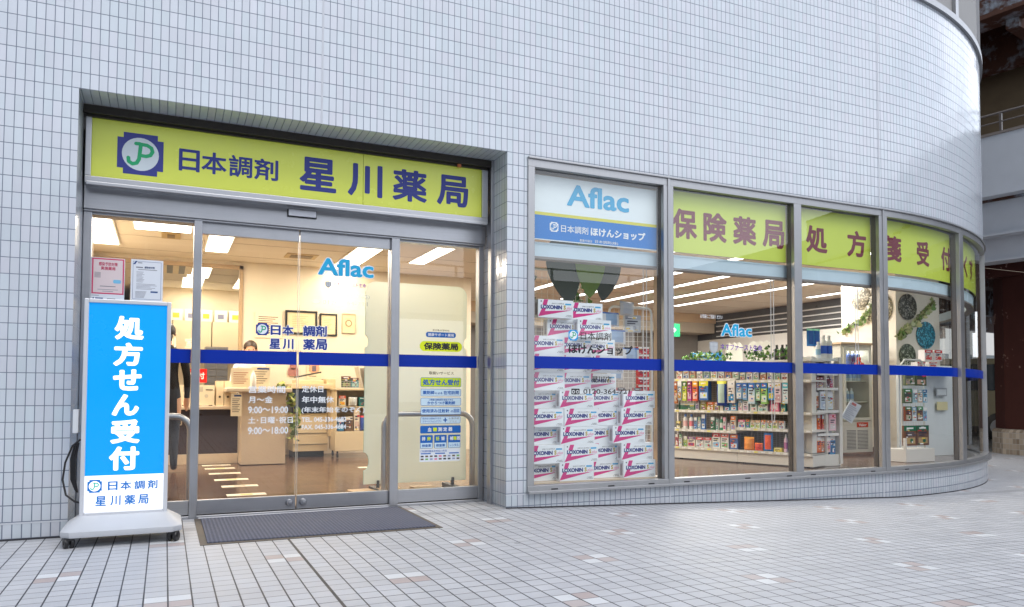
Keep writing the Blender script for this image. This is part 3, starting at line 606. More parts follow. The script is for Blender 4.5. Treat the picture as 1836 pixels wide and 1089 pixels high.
decal('glass_lettering', 'faint white thin lettering below the silver shield on the right sliding door', 'glass lettering', -1.16, YD, 1.59, mb, [film('faint_white', (.8, .85, .9, 1), .35)])
mb = MB()
for t, a, b, c, d in (('営業時間', -1.871, -1.607, .9, .953), ('月～金', -1.869, -1.698, .826, .877), ('9:00～19:00', -1.870, -1.585, .75, .801), ('土･日曜･祝日', -1.869, -1.549, .674, .724), ('9:00～18:00', -1.869, -1.582, .596, .648)): mb.text(t, a, b, c, d, YD, 0, .022)
decal('glass_lettering', 'white opening hours lettering on the left sliding door', 'glass lettering', -1.71, YD, .596, mb, [DW])
mb = MB()
for t, a, b, c, d, w_ in (('定休日', -1.486, -1.325, .906, .958, .022), ('年中無休', -1.485, -1.244, .825, .877, .022), ('(年末年始をのぞく)', -1.486, -1.003, .745, .797, .022), ('TEL. 045-336-4682', -1.485, -1.146, .682, .718, .03), ('FAX. 045-336-4684', -1.484, -1.147, .625, .661, .03)): mb.text(t, a, b, c, d, YD, 0, w_)
decal('glass_lettering', 'white closing day and telephone lettering on the right sliding door', 'glass lettering', -1.24, YD, .625, mb, [DW])
# ---- service stickers on the right sidelight
def sticker(label, x0, x1, z0, z1, m, r, items, border=None, mats=()):
    T = thing('sticker', label, 'sticker', ((x0+x1)/2, YD, z0), group='service stickers on the right sidelight')
    s_ = MB()
    if border is not None:
        s_.rect(x0, x1, z0, z1, YD+.0012, 1, r); s_.rect(x0+.003, x1-.003, z0+.003, z1-.003, YD+.0007, 0, max(.001, r-.003))
    else: s_.rect(x0, x1, z0, z1, YD+.0007, 0, r)
    s_.build('backing', [m, border or m], T, world=True)
    t_ = MB()
    for it in items:
        if it[0] == 'r': t_.rect(*it[1:5], YD+.0002, it[5], r=it[6] if len(it) > 6 else 0)
        else: t_.text(it[0], it[1], it[2], it[3], it[4], YD-.0004, it[5], it[6])
    t_.build('lettering', list(mats), T, world=True)
BB, LB, YL, TB, BK = P(0, 95, 180), P(200, 225, 240), P(222, 236, 0), P(20, 100, 185), P(30, 30, 30)
PW = P(235, 238, 240)
sticker('blue pill shaped sticker above the yellow one', -.507, -.247, 1.360, 1.403, BB, .02, [('健康サポート薬局', -.49, -.265, 1.369, 1.394, 0, .02), ('厚生労働大臣基準適合', -.449, -.304, 1.411, 1.426, 1, .0)], mats=(PW, BK))
sticker('yellow pill shaped sticker with black characters', -.558, -.192, 1.245, 1.327, YL, .04, [('保険薬局', -.524, -.226, 1.257, 1.316, 0, .04)], mats=(BK,))
mb = MB(); mb.text('取扱いサービス', -.477, -.264, 1.055, 1.081, YD, 0, .015); decal('glass_lettering', 'small black heading above the service stickers', 'glass lettering', -.37, YD, 1.055, mb, [BK])
sticker('lime green sticker with bold blue characters', -.548, -.198, .954, 1.031, P(195, 220, 0), .01, [('処方せん受付', -.53, -.214, .968, 1.017, 0, .035)], BB, (BB,))
sticker('pale blue bordered sticker just below the lime green one', -.546, -.199, .878, .938, LB, .01, [('薬剤師', -.53, -.43, .893, .924, 0, .025), ('による', -.422, -.362, .895, .914, 0, .015), ('在宅訪問', -.352, -.218, .893, .924, 0, .025)], TB, (TB,))
sticker('pale blue sticker with two lines of characters', -.546, -.198, .802, .865, LB, .01, [('ご希望の薬剤師を指名できる', -.478, -.27, .842, .857, 0, .01), ('かかりつけ薬剤師', -.49, -.25, .81, .838, 0, .025)], TB, (TB,))
sticker('pale blue sticker about used needles', -.545, -.198, .728, .789, LB, .01, [('使用済み注射針', -.535, -.30, .744, .775, 0, .025), ('の', -.288, -.267, .746, .763, 0, .02), ('回収', -.262, -.21, .744, .775, 0, .025)], TB, (TB,))
sticker('pale blue sticker with a plus mark', -.546, -.202, .655, .713, LB, .01, [('処方せん送信ができる', -.53, -.37, .69, .705, 0, .01), ('スマートフォンアプリ', -.53, -.37, .665, .682, 0, .01), ('r', -.352, -.318, .679, .689, 0), ('r', -.34, -.33, .665, .703, 0), ('お薬手帳', -.305, -.215, .688, .705, 1, .0), ('プラス', -.30, -.235, .663, .68, 1, .0)], TB, (TB, P(150, 150, 155)))
sticker('blue sticker with spaced white and yellow characters', -.548, -.199, .577, .639, BB, .008, [('血', -.485, -.452, .592, .625, 0, .03), ('糖', -.44, -.405, .592, .625, 1, .03), ('測', -.397, -.362, .592, .625, 0, .03), ('定', -.352, -.318, .592, .625, 0, .03), ('器', -.308, -.272, .592, .625, 0, .03)], mats=(PW, YL))
for x0, t, b, lab in ((-.548, ('排', '卵'), '検査薬', 'blue topped sticker, first of the small three'), (-.428, ('妊', '娠'), '検査薬', 'blue topped sticker, middle of the small three'), (-.309, ('補', '聴', '器'), 'レンタル', 'blue topped sticker, last of the small three')):
    n = len(t); it = [('r', x0+.004, x0+.103, .458, .500, 2)]
    for k, ch in enumerate(t): it.append((ch, x0+.014+k*(.083/n)*1.1, x0+.014+k*(.083/n)*1.1+.03, .518, .55, 1 if k == (1 if n == 2 and t[0] == '排' else 0 if n == 2 else 1) else 0, .03))
    it.append((b, x0+.015, x0+.092, .467, .49, 3, .02)); sticker(lab, x0, x0+.107, .455, .563, BB, .006, it, mats=(PW, YL, LB, TB))
it = [('ご利用可能なお支払い方法', -.545, -.32, .425, .443, 1, .01)]
for x in (-.542, -.42, -.30): it.append(('r', x, x+.085, .409, .418, 1))
rr = random.Random(3)
for r in range(2):
    for k in range(9):
        x = -.542+.0385*k; it.append(('r', x, x+.024, .385-.023*r, .398-.023*r, 2+rr.randrange(5)))
sticker('white payment methods sticker, lowest of the service stickers', -.552, -.203, .348, .451, P(225, 232, 240), .006, it, mats=(PW, TB, P(120, 180, 100), P(60, 60, 70), P(225, 130, 160), P(150, 160, 190), P(100, 80, 60)))
# ---- hanging boards inside the shop windows
def fl(off): return lambda x, z, d=0: (*fpos(x, off+d), z)
T = thing('hanging_board', 'pale blue and white board hung inside the first window', 'sign board', (.92, .09, 2.16))
mb = MB(); fbox(mb, .245, 1.49, -.09, -.10, 2.164, 2.70, 0); fbox(mb, .245, 1.49, -.0885, -.09, 2.368, 2.394, 1); fbox(mb, .245, 1.49, -.0885, -.09, 2.172, 2.368, 2)
mb.build('board', [M('board_pale', (.80, .88, .90), .4, var=.02), P(215, 210, 60), M('strip_blue', (0, .19, .60), .5, spec=.2)], T, world=True)
mb = MB(); aflac(mb, .588, 1.2, 2.470, 2.655, .0885, 0, 1, False); f = lambda x, z, d=0: (x, .088-d, z)
logo(mb, .467, 2.279, .08, .0875, 1, 2, 1); mb.text('日本調剤', .532, .792, 2.243, 2.305, .0875, 1, .012); mb.text('ほけんショップ', .816, 1.368, 2.237, 2.310, .0875, 1, .04); mb.text('募集代理店', .709, .831, 2.178, 2.200, .0875, 1, .01); mb.text('日本調剤(株)', .859, 1.088, 2.176, 2.206, .0875, 1, .01)
mb.build('lettering', [CYAN, PW, P(0, 125, 200)], T, world=True)
YB = M('board_lime', srgb(204, 220, 86), .4, var=.03); MAR = M('board_maroon', srgb(120, 45, 60), .45, var=.05)
for lab, s0, s1, items in (('lime green board with four maroon characters in the second window', 1.60, 2.99, [('保', 1.655, 1.93), ('険', 2.002, 2.27), ('薬', 2.344, 2.622), ('局', 2.70, 2.971)]), ('lime green board with two maroon characters in the third window', 3.10, 4.135, [('処', 3.25, 3.533), ('方', 3.806, 4.074)]),
    ('curved lime green board with three maroon characters in the bowed window', 4.265, 5.70, [('箋', 4.35, 4.627), ('受', 4.907, 5.167), ('付', 5.46, 5.724)]), ('curved lime green board in the narrow far right window', 5.825, 7.24, [('く', 6.22, 6.40), ('す', 6.53, 6.78)])):
    mid = fpos((s0+s1)/2, -.09); T = thing('hanging_board', lab, 'sign board', (*mid, 2.16))
    mb = MB(); fbox(mb, s0, s1, -.09, -.098, 2.172, 2.722, 0); mb.build('board', YB, T, world=True)
    mb = MB()
    for t, a, b in items: mb.text(t, a, b, 2.298, 2.567, 0, 0, .035, fn=fl(-.0885))
    mb.build('lettering', MAR, T, world=True)
# ---- lettering on the window glass
YW = .0275
mb = MB(); logo(mb, .6145, 1.384, .088, YW, 0, 1, 2); mb.text('日本調剤', .685, .979, 1.350, 1.415, YW, 3, .004)
decal('glass_lettering', 'thin black name beside a light blue logo on the first window', 'glass lettering', .77, YW, 1.343, mb, [P(0, 150, 215), PW, GREEN, BK])
mb = MB(); mb.text('ほけんショップ', .572, 1.195, 1.233, 1.310, YW, 0, .04); decal('glass_lettering', 'bold black kana just above the blue stripe of the first window', 'glass lettering', .88, YW, 1.233, mb, [P(15, 20, 30)])
mb = MB(); mb.text('星川店', .790, .982, .997, 1.051, YW, 0, .01); decal('glass_lettering', 'three thin black characters below the blue stripe of the first window', 'glass lettering', .88, YW, .997, mb, [BK])
mb = MB(); mb.rect(.597, .675, .898, .945, YW, 0, r=.006)
for c in (.617, .655): mb.poly(circ(c, .919, .014, 16), YW-.0005, 1); mb.poly(circ(c, .919, .009, 16), YW-.001, 0)
mb.text('0120-364-721', .71, 1.163, .902, .942, YW, 0, .012); decal('glass_lettering', 'black telephone number with freephone mark on the first window', 'glass lettering', .88, YW, .9, mb, [BK, PW])
mb = MB(); aflac(mb, 2.146, 2.503, 1.431, 1.545, YW, 0, 1); decal('glass_lettering', 'small light blue word on the second window', 'glass lettering', 2.32, YW, 1.43, mb, [CYAN, DW])
mb = MB(); shield(mb, 2.013, 2.108, 1.267, 1.378, YW, 0, 1); mb.text('ネオファースト生命', 2.136, 2.626, 1.303, 1.362, YW, 2, .03)
decal('glass_lettering', 'silver shield with purple katakana on the second window', 'glass lettering', 2.32, YW, 1.267, mb, [P(160, 165, 170), film('shield_clear', (.8, .85, .88, 1), .5), PURP])
mb = MB(); mb.text('お気軽にご相談ください', 1.912, 2.165, 1.583, 1.62, YW, 0, .01); decal('glass_lettering', 'tiny white line of text on the second window', 'glass lettering', 2.04, YW, 1.58, mb, [PW])
# ------------------------------------------------------------------ FIRST WINDOW: stacked display cartons, racks, cut-out leaves
W_, H_, D_ = .325, .1485, .075
def carton():
    mb = MB(); mb.box(0, W_, 0, D_, 0, H_, 0)
    y = -.0008
    mb.poly([(.036, H_*.68), (.050, H_-.001), (.086, H_-.001), (.072, H_*.68)], y, 1)
    mb.poly([(.001, .006), (.032, .072), (.066, .072), (.057, .051), (.288, .068)], y, 1)
    mb.poly(circ(.026, H_-.017, .006, 10), y, 4)
    mb.text('ロキソニンSプラス', .118, .222, .112, .124, y, 4, .015)
    mb.rect(.232, .286, .109, .122, y, 5, r=.006); mb.text('LOXONIN', .022, .205, .070, .104, y-.0003, 2, .06); mb.text('S', .219, .238, .070, .106, y-.0003, 3, .05); mb.text('plus', .243, .292, .066, .097, y-.0003, 6, .0, shear=.3)
    mb.text('解熱鎮痛薬', .246, .288, .020, .027, y, 4, 0); mb.text('第１類医薬品', .238, .292, .010, .017, y, 4, 0)
    # side panel text
    for k in range(4): mb.add([(-.0008, .02+.009*k, .02), (-.0008, .025+.009*k, .02), (-.0008, .025+.009*k, .125-.01*(k % 2)), (-.0008, .02+.009*k, .125-.01*(k % 2))], [(0, 3, 2, 1)], 7)
    k = W_/.302
    mb.v = [(x*k if abs(x-W_) > 1e-6 else x, y, z) for x, y, z in mb.v]
    return mb
cm = carton(); CM = [M('carton_white', (.84, .87, .90), .35, var=.02), P(208, 35, 125), P(25, 45, 125), P(190, 165, 40), P(60, 60, 65), P(60, 165, 215), P(225, 90, 150), P(120, 90, 95)]
A_r = [('L', .25, 1, 'leftmost'), ('L', .53, 0, 'second from the left'), ('L', .84, 1, 'second from the right'), ('L', 1.15, 0, 'rightmost')]
B_r = [('L', .245, 0, 'leftmost'), ('L', .575, 0, 'second from the left'), ('L', .86, 1, 'second from the right'), ('L', 1.13, 0, 'rightmost')]
C_r = [('L', .25, 1, 'leftmost'), ('L', .54, 0, 'second from the left'), ('L', .79, 1, 'middle'), ('L', 1.045, 0, 'second from the right'), ('L', 1.16, 2, 'rightmost')]
rows = [(1.529, [('L', .33, 0, 'left'), ('L', .665, 1, 'right')]), (1.379, [('L', .458, 1, 'left'), ('L', .70, 0, 'right')]), (1.229, [('L', .25, 0, 'leftmost'), ('L', .565, 1, 'middle'), ('L', .84, 2, 'rightmost')]),
    (1.080, [('L', .25, 0, 'leftmost'), ('L', .54, 1, 'middle'), ('L', .825, 0, 'rightmost')]), (.930, [('L', .25, 0, 'leftmost'), ('L', .55, 1, 'middle'), ('L', .855, 2, 'rightmost')]),
    (.781, A_r), (.632, B_r), (.482, C_r), (.333, B_r), (.184, A_r)]
ordn = ['top', 'second', 'third', 'fourth', 'fifth', 'sixth', 'seventh', 'eighth', 'ninth', 'bottom']; first = None
for ri, (z, it) in enumerate(rows):
    for k, (kd, x, lay, wh) in enumerate(it):
        X = max(.245, x if kd == 'L' else x-W_)
        if first is None: first = o = cm.build('display_carton', CM)
        else: o = first.copy(); sc.collection.objects.link(o)
        rz = R_(random.uniform(-.7, .7)); o.location = (X, .105+.082*lay, z); o.rotation_euler = (0, 0, rz)
        props(o, '%s white and magenta carton in the %s row of the window stack' % (wh, ordn[ri]), 'carton', 'white and magenta cartons stacked in the first window')
# shelf edge under stack
mb = MB(); mb.box(.24, 1.56, .09, .36, .135, .182); mb.build('window_ledge', CREAM2, B)
# wire grid racks behind the cartons
def grid_rack(label, x0, x1, y, z0, z1, nx, nz_, rad=.012):
    T = thing('wire_rack', label, 'wire rack', ((x0+x1)/2, y, z0)); mb = MB(); r = .05
    p = [(x0, y, z0), (x0, y, z1-r)]+[(x0+r-r*math.cos(R_(a)), y, z1-r+r*math.sin(R_(a))) for a in (30, 60, 90)]+[(x1-r+r*math.sin(R_(a)), y, z1-r+r*math.cos(R_(a))) for a in (0, 30, 60)]+[(x1, y, z1-r), (x1, y, z0)]
    mb.tube(p, rad, 8); mb.build('tube_frame', M('rack_enamel', (.70, .70, .66), .35), T, world=True, smooth=True)
    mb = MB()
    for k in range(1, nx): xx = x0+(x1-x0)*k/nx; mb.box(xx-.0015, xx+.0015, y-.002, y+.002, z0, z1-.02)
    for k in range(nz_): zz = z0+(z1-.03-z0)*k/nz_; mb.box(x0, x1, y-.004, y-.001, zz-.0015, zz+.0015)
    mb.build('wire_grid', M('rack_enamel', (.7, .7, .66)), T, world=True); return T
grid_rack('white wire rack right of the stacked cartons', 1.33, 1.80, .62, .03, 1.72, 9, 34)
grid_rack('white wire rack rising behind the top cartons', .50, 1.22, .85, .03, 2.06, 12, 40)
rr = random.Random(5)
def packet(label, cat, x, y, z, w_, h_, d_, cols, group=None, rz=0, name='packet', face='band', text=None):
    """small retail pack: a softly bulged or boxed body with printed bands, patch and lines"""
    mb = MB(); n = 3
    if face == 'pouch':
        prof = [(0, .0), (.12, .35), (.5, .5), (.88, .35), (1, .0)]
        vs = []; m_ = 6
        for a, dd in prof:
            for k in range(m_+1):
                u = k/m_; b = dd*d_*math.sin(math.pi*min(max(u, .02), .98)); vs.append((u*w_, -b, a*h_))
        for a, dd in prof:
            for k in range(m_+1): u = k/m_; vs.append((u*w_, dd*d_*.6*math.sin(math.pi*min(max(u, .02), .98)), a*h_))
        N = (m_+1); o = len(prof)*N; fs, mi = [], []
        for i in range(len(prof)-1):
            for k in range(m_):
                mb.add([vs[i*N+k], vs[i*N+k+1], vs[(i+1)*N+k+1], vs[(i+1)*N+k]], [(0, 1, 2, 3)], 1 if i == len(prof)-2 else (2 if (i == 1 or i == 2) and 1 <= k <= 4 else 0))
                mb.add([vs[o+i*N+k], vs[o+i*N+k+1], vs[o+(i+1)*N+k+1], vs[o+(i+1)*N+k]], [(0, 3, 2, 1)], 0)
        ob = mb.build(name, [P(*c) for c in cols[:3]], smooth=True)
    elif face == 'bottle':
        r = w_/2; mb.lathe([(r*.9, 0), (r, .01), (r, h_*.68), (r*.85, h_*.76), (r*.42, h_*.82)], c=(r, r, 0), n=14, m=0); mb.lathe([(r*.5, h_*.82), (r*.5, h_), (r*.3, h_*1.002)], c=(r, r, 0), n=12, m=1); mb.lathe([(r*1.01, h_*.2), (r*1.01, h_*.55)], c=(r, r, 0), n=14, m=2)
        ob = mb.build(name, [P(*c) for c in cols[:3]], smooth=True)
    else:
        mb.box(0, w_, 0, d_, 0, h_, 0); y_ = -.0012
        mb.rect(.0, w_, h_*.74, h_*.995, y_, 1); mb.rect(w_*.12, w_*.88, h_*.10, h_*.40, y_, 2); mb.rect(w_*.15, w_*.8, h_*.60, h_*.67, y_-.0004, 3)
        mb.rect(w_*.15, w_*.65, h_*.48, h_*.54, y_-.0004, 3); mb.rect(w_*.2, w_*.75, h_*.83, h_*.91, y_-.0006, 4); mb.poly(circ(w_*.6, h_*.25, min(w_, h_)*.13, 10), y_-.0008, 1)
        rq = random.Random(int(x*977+z*631+w_*7919)); 
        for q in range(7):
            a, b = rq.uniform(.04, .7)*w_, rq.uniform(.03, .86)*h_; mb.rect(a, min(w_*.97, a+rq.uniform(.08, .4)*w_), b, b+rq.uniform(.03, .10)*h_, y_-.001-.0001*q, rq.choice((3, 4, 4, 1, 5, 6)))
        cc = list(cols)+[(60, 60, 80), (240, 240, 240), (205, 60, 70), (235, 205, 80)]
        ob = mb.build(name, [P(*c) for c in cc[:7]])
    ob.location = (x, y, z); ob.rotation_euler = (0, 0, rz); props(ob, label, cat, group); return ob
BLW = [(225, 228, 232), (60, 110, 190), (150, 180, 215)]
for k, (x, z, lab) in enumerate(((1.24, 1.36, 'blue and white foil packet beside the third row of cartons'), (1.18, 1.52, 'blue and white foil packet high beside the second row of cartons'), (1.23, 1.03, 'blue and white foil packet beside the fifth row of cartons'), (1.37, 1.63, 'grey foil packet on top of the wire rack'), (1.40, 1.20, 'blue and white foil packet low on the wire rack'))):
    packet(lab, 'packet', x, .50, z, .2, .13, .06, BLW if k != 3 else [(200, 200, 200), (170, 175, 190), (190, 195, 205)], 'foil packets around the wire rack', rz=R_(rr.uniform(-20, 20)), face='pouch')
for k in range(6):
    packet('red and white pack in the wire rack, %s of the column' % ['first', 'second', 'third', 'fourth', 'fifth', 'sixth'][k], 'pack', 1.61, .56, 1.28-.072*k, .12, .065, .04, [(205, 45, 55), (235, 225, 220), (190, 30, 50)], 'red packs hanging in the wire rack')
for k in range(4):
    packet('%s dark pack low in the wire rack' % ['first', 'second', 'third', 'fourth'][k], 'pack', 1.38+.09*k, .56, .86-.03*(k % 2), .08, .1, .03, [[(180, 60, 70), (60, 50, 60), (200, 190, 180)], [(50, 80, 120), (220, 220, 220), (90, 120, 160)]][k % 2], 'dark packs low in the wire rack')
packet('grey folded leaflet bundle hanging in the wire rack', 'leaflet', 1.46, .56, 1.48, .18, .16, .03, [(185, 190, 195), (170, 175, 185), (205, 208, 212)])
# hanging leaf cut-outs
def leafshape(cx, zt, w_, h_, tilt=0):
    p = [];
    for k in range(15):
        t = k/14; a = math.sin(math.pi*t**.8)**.75*w_/2; p.append((a, -h_*t))
    o = p+[(-a, z) for a, z in p[::-1][1:-1]]; c, s_ = math.cos(R_(tilt)), math.sin(R_(tilt))
    return [(cx+x*c-z*s_, zt+x*s_+z*c) for x, z in o]
for lab, cx, zt, w_, h_, ti, y_, col in (('dark grey green leaf cut-out hanging at the left of the first window', .80, 2.36, .36, .66, 10, .62, (58, 70, 58)), ('bright green leaf cut-out hanging between two dark ones', 1.12, 2.38, .32, .60, -1, .60, (110, 140, 50)), ('dark leaf cut-out right of the bright green one', 1.36, 2.34, .30, .58, -9, .64, (66, 74, 70)), ('small green leaf cut-out behind the dark left one', .98, 2.30, .22, .26, 3, .66, (85, 120, 65)), ('yellow leaf cut-out at the left edge of the first window', .34, 2.0, .28, .40, 0, .66, (205, 195, 10))):
    mb = MB(); mb.prism(leafshape(cx, zt, w_, h_, ti), y_, y_+.006); mb.tube([(cx, y_+.003, zt-.01), (cx, y_+.003, 2.69)], .0012, 5)
    o = mb.build('leaf_cutout', P(*col)); o.data.transform(Matrix.Translation((-cx, -y_, -zt))); o.location = (cx, y_, zt); props(o, lab, 'decoration', 'leaf cut-outs hanging in the first window')
# foliage helper
LEAFM = [P(70, 120, 35), P(105, 150, 50), P(45, 85, 35)]; LEAFP = [P(150, 165, 110), P(105, 140, 70), P(190, 195, 150)]
def ivyleaf(mb, c, s_, r, m):
    a, b = r.uniform(0, 6.28), r.uniform(-.9, .9); T = Matrix.Translation(c) @ Matrix.Rotation(a, 4, 'Z') @ Matrix.Rotation(b+math.pi/2*.7, 4, 'X')
    p = [(0, -.5), (.32, -.45), (.5, -.1), (.28, .05), (.0, .55), (-.28, .05), (-.5, -.1), (-.32, -.45)]
    mb.add([T @ Vector((x*s_, z*s_, (.12*abs(x))*s_)) for x, z in p], [tuple(range(8))], m)
def ivy(label, name, pts, n, spread, s_, pot=None, mats=LEAFM, seed=1, group=None, cat='plant', up=.0):
    r = random.Random(seed); c0 = pts[0]; T = thing(name, label, cat, c0, group=group); mb = MB()
    for k in range(n):
        t = r.random()*(len(pts)-1); i = int(t); f_ = t-i; a, b = Vector(pts[i]), Vector(pts[min(i+1, len(pts)-1)]); p = a.lerp(b, f_)
        p += Vector((r.gauss(0, spread), r.gauss(0, spread), r.gauss(0, spread)*.8+abs(r.gauss(0, up)))); ivyleaf(mb, p, s_*r.uniform(.6, 1.25), r, r.randrange(len(mats)))
    mb.build('foliage', mats, T, world=True)
    mb = MB(); mb.tube([Vector(p) for p in pts], .004, 6); mb.build('stem', P(110, 100, 60), T, world=True)
    if pot:
        mb = MB(); mb.box(*pot); mb.build('planter', P(225, 222, 215), T, world=True, bevel=.006)
    return T
ivy('green and yellow plant at the left edge of the first window', 'potted_plant', [(.34, .75, 1.3), (.40, .75, 1.8), (.42, .72, 2.2)], 130, .07, .09, seed=2, mats=[P(120, 130, 40), P(80, 95, 40), P(170, 165, 50)])
ivy('dark green trailing plant right of the top cartons', 'potted_plant', [(1.14, .95, 1.9), (1.2, .9, 1.6), (1.25, .9, 1.2)], 90, .05, .07, seed=4)
# blind cords
for lab, x, zb in (('pair of white blind cords at the right of the first window', 1.40, .5), ('pair of white blind cords at the right of the second window', 2.87, .65), ('pair of white blind cords in the third window', 4.0, 1.2)):
    mb = MB()
    for dx in (0, .035): mb.tube([(x+dx, .17, 2.02), (x+dx, .17, zb+.03*(dx > 0))], .0035, 6)
    mb.tube([(x, .17, zb), (x+.012, .17, zb-.03), (x+.03, .17, zb), (x+.035, .17, zb+.05)], .003, 6)
    o = mb.build('blind_cord', P(225, 225, 225)); o.data.transform(Matrix.Translation((-x, -.17, -zb))); o.location = (x, .17, zb); props(o, lab, 'blind cord', 'blind cords inside the windows')
mb = MB(); mb.box(1.565, 1.61, .19, .25, .31, 2.02); o = mb.build('window_post_lining', WOOD, B, bevel=.003)
# ------------------------------------------------------------------ WALL SHELF (gondola) and its goods
GA = (3.85, 3.04); GR = math.atan2(-.935, .3546)
def gs(u): return (u-1208)/112*.925 if u < 1320 else .925+(u-1320)/105*.765
G = thing('shelf_unit', 'long white shelf unit filled with medicine packs behind the second window', 'shelf unit', (*GA, .03), GR)
SM = M('shelf_white', (.76, .74, .69), .4, var=.02)
mb = MB()
for a, b in ((-.2, .924), (.928, 1.9)): mb.box(a, b, .02, .45, .012, .165)
mb.build('plinth', SM, G, bevel=.003)
mb = MB()
for a, b, zs in ((-.2, .924, (.165, .40, .655, 1.07)), (.928, 1.9, (.165, .445, .655, 1.045))):
    for z in zs: mb.box(a, b, 0, .42, z-.025, z)
mb.build('shelf_board', SM, G, bevel=.002)
mb = MB()
for a, b, zs in ((-.2, .924, (.165, .40, .655, 1.07)), (.928, 1.9, (.165, .445, .655, 1.045))):
    for z in zs: mb.box(a, b, -.006, 0, z-.03, z+.006, 0)
    for z in zs:
        k = 0
        while a+.06+.095*k < b-.05: mb.rect(a+.05+.095*k, a+.10+.095*k, z-.024, z-.002, -.0075, 1+(k % 5 == 2)); k += 1
mb.build('price_rail', [P(215, 212, 200), P(240, 240, 238), P(235, 225, 120)], G)
g = NG('perforated_back'); uvp = g.sep(g.coord('Object')); hole = g.math('LESS_THAN', g.math('PINGPONG', g.math('ADD', uvp[2], 10.), .0125), .002)
hole2 = g.math('LESS_THAN', g.math('PINGPONG', g.math('ADD', uvp[0], 10.), .025), .003)
g.nt.links.new(g.mix(g.math('MAXIMUM', hole, hole2), (.20, .17, .13, 1), (.42, .40, .36, 1)), g.b.inputs['Base Color'])
mb = MB(); mb.box(-.2, 1.9, .43, .46, .165, 1.30); mb.build('back_panel', g.mat, G)
mb = MB(); mb.box(-.2, 1.9, -.02, .5, 1.265, 1.29); mb.build('top_board', SM, G, bevel=.003)
for a in (-.2, .92, 1.88):
    mb = MB(); mb.box(a, a+.025, .40, .46, .165, 1.265); mb.build('upright', SM, G)
mb = MB()
for a in (.05, .88, .97, 1.8): mb.lathe([(.02, -.002), (.02, .012)], c=(a, .12, 0), n=12)
mb.build('foot', P(90, 90, 90), G)
cG, sG = math.cos(GR), math.sin(GR)
def gl(x, y): return (GA[0]+x*cG-y*sG, GA[1]+x*sG+y*cG)
W1, R1, B1, O1, G1, T1, Y1, N1, K1, C1 = (232, 232, 228), (205, 50, 60), (40, 110, 190), (232, 120, 40), (60, 140, 70), (30, 130, 120), (235, 215, 60), (30, 45, 120), (235, 150, 180), (225, 215, 195)
def row(zf, items, shelfname, y0=.03, hang=False):
    n = len(items)
    for i, it in enumerate(items):
        u0, u1, h, cols, face = it[:5]; what = it[5] if len(it) > 5 else {'band': 'box', 'pouch': 'pouch', 'bottle': 'bottle'}[face]
        a, b = gs(u0), gs(u1); z = zf[0] if a < .92 else zf[1]
        if hang: z = z-h
        d = min(.1, max(.03, (b-a)*.6)); X, Y = gl(a+.003, y0+random.uniform(0, .012)); cn = it[6]
        packet('%s %s, %s on the %s of the shelf unit' % (cn, what, nth(i+1), shelfname), what, X, Y, .03+z+.0005, b-a-.006, h, d, cols, 'packs on the %s of the shelf unit' % shelfname, rz=GR, face=face, name=what.replace(' ', '_')+('_pack' if what in ('box',) else ''))
def nth(k): return ['', 'first', 'second', 'third', 'fourth', 'fifth', 'sixth', 'seventh', 'eighth', 'ninth', 'tenth', 'eleventh', 'twelfth', 'thirteenth', 'fourteenth', 'fifteenth', 'sixteenth', 'seventeenth', 'eighteenth', 'nineteenth', 'twentieth'][k]
bd, po, bo = 'band', 'pouch', 'bottle'
row((.165, .165), [(1209, 1214, .16, [R1, W1, W1], bd, 'box', 'red'), (1215, 1221, .16, [W1, G1, W1], bd, 'box', 'white and green'), (1224, 1230, .14, [(190, 210, 90), W1, G1], bd, 'box', 'lime'), (1231, 1246, .135, [C1, (120, 60, 120), R1], bd, 'box', 'cream and purple'),
    (1247, 1261, .135, [W1, R1, (190, 200, 215)], bd, 'box', 'red-topped white'), (1261.5, 1275, .135, [W1, R1, (170, 200, 190)], bd, 'box', 'white and red'), (1276, 1290, .20, [W1, R1, (130, 185, 225)], bd, 'box', 'tall white and red'), (1291, 1305, .20, [W1, (225, 120, 110), (120, 180, 110)], bd, 'box', 'tall white and green'), (1306.5, 1320, .19, [(60, 100, 170), O1, (220, 230, 240)], bd, 'box', 'blue and orange'),
    (1332, 1351, .17, [(245, 140, 10), (250, 170, 40), (250, 160, 60)], po, 'pouch', 'orange'), (1352, 1367, .10, [(235, 95, 35), (240, 120, 40), (220, 60, 40)], po, 'pouch', 'low orange red'), (1368, 1385, .23, [(30, 120, 195), (20, 110, 190), (240, 90, 40)], po, 'pouch', 'blue'), (1386, 1400, .05, [(240, 220, 80), (245, 230, 120), (240, 215, 70)], bd, 'box', 'low yellow'),
    (1402, 1409, .22, [(235, 200, 215), W1, (190, 110, 160)], bo, 'bottle', 'pink'), (1411, 1418, .23, [(160, 200, 235), N1, (80, 140, 200)], bo, 'bottle', 'light blue'), (1419, 1426, .05, [W1, W1, (190, 190, 190)], bd, 'box', 'low white')], 'lowest shelf')
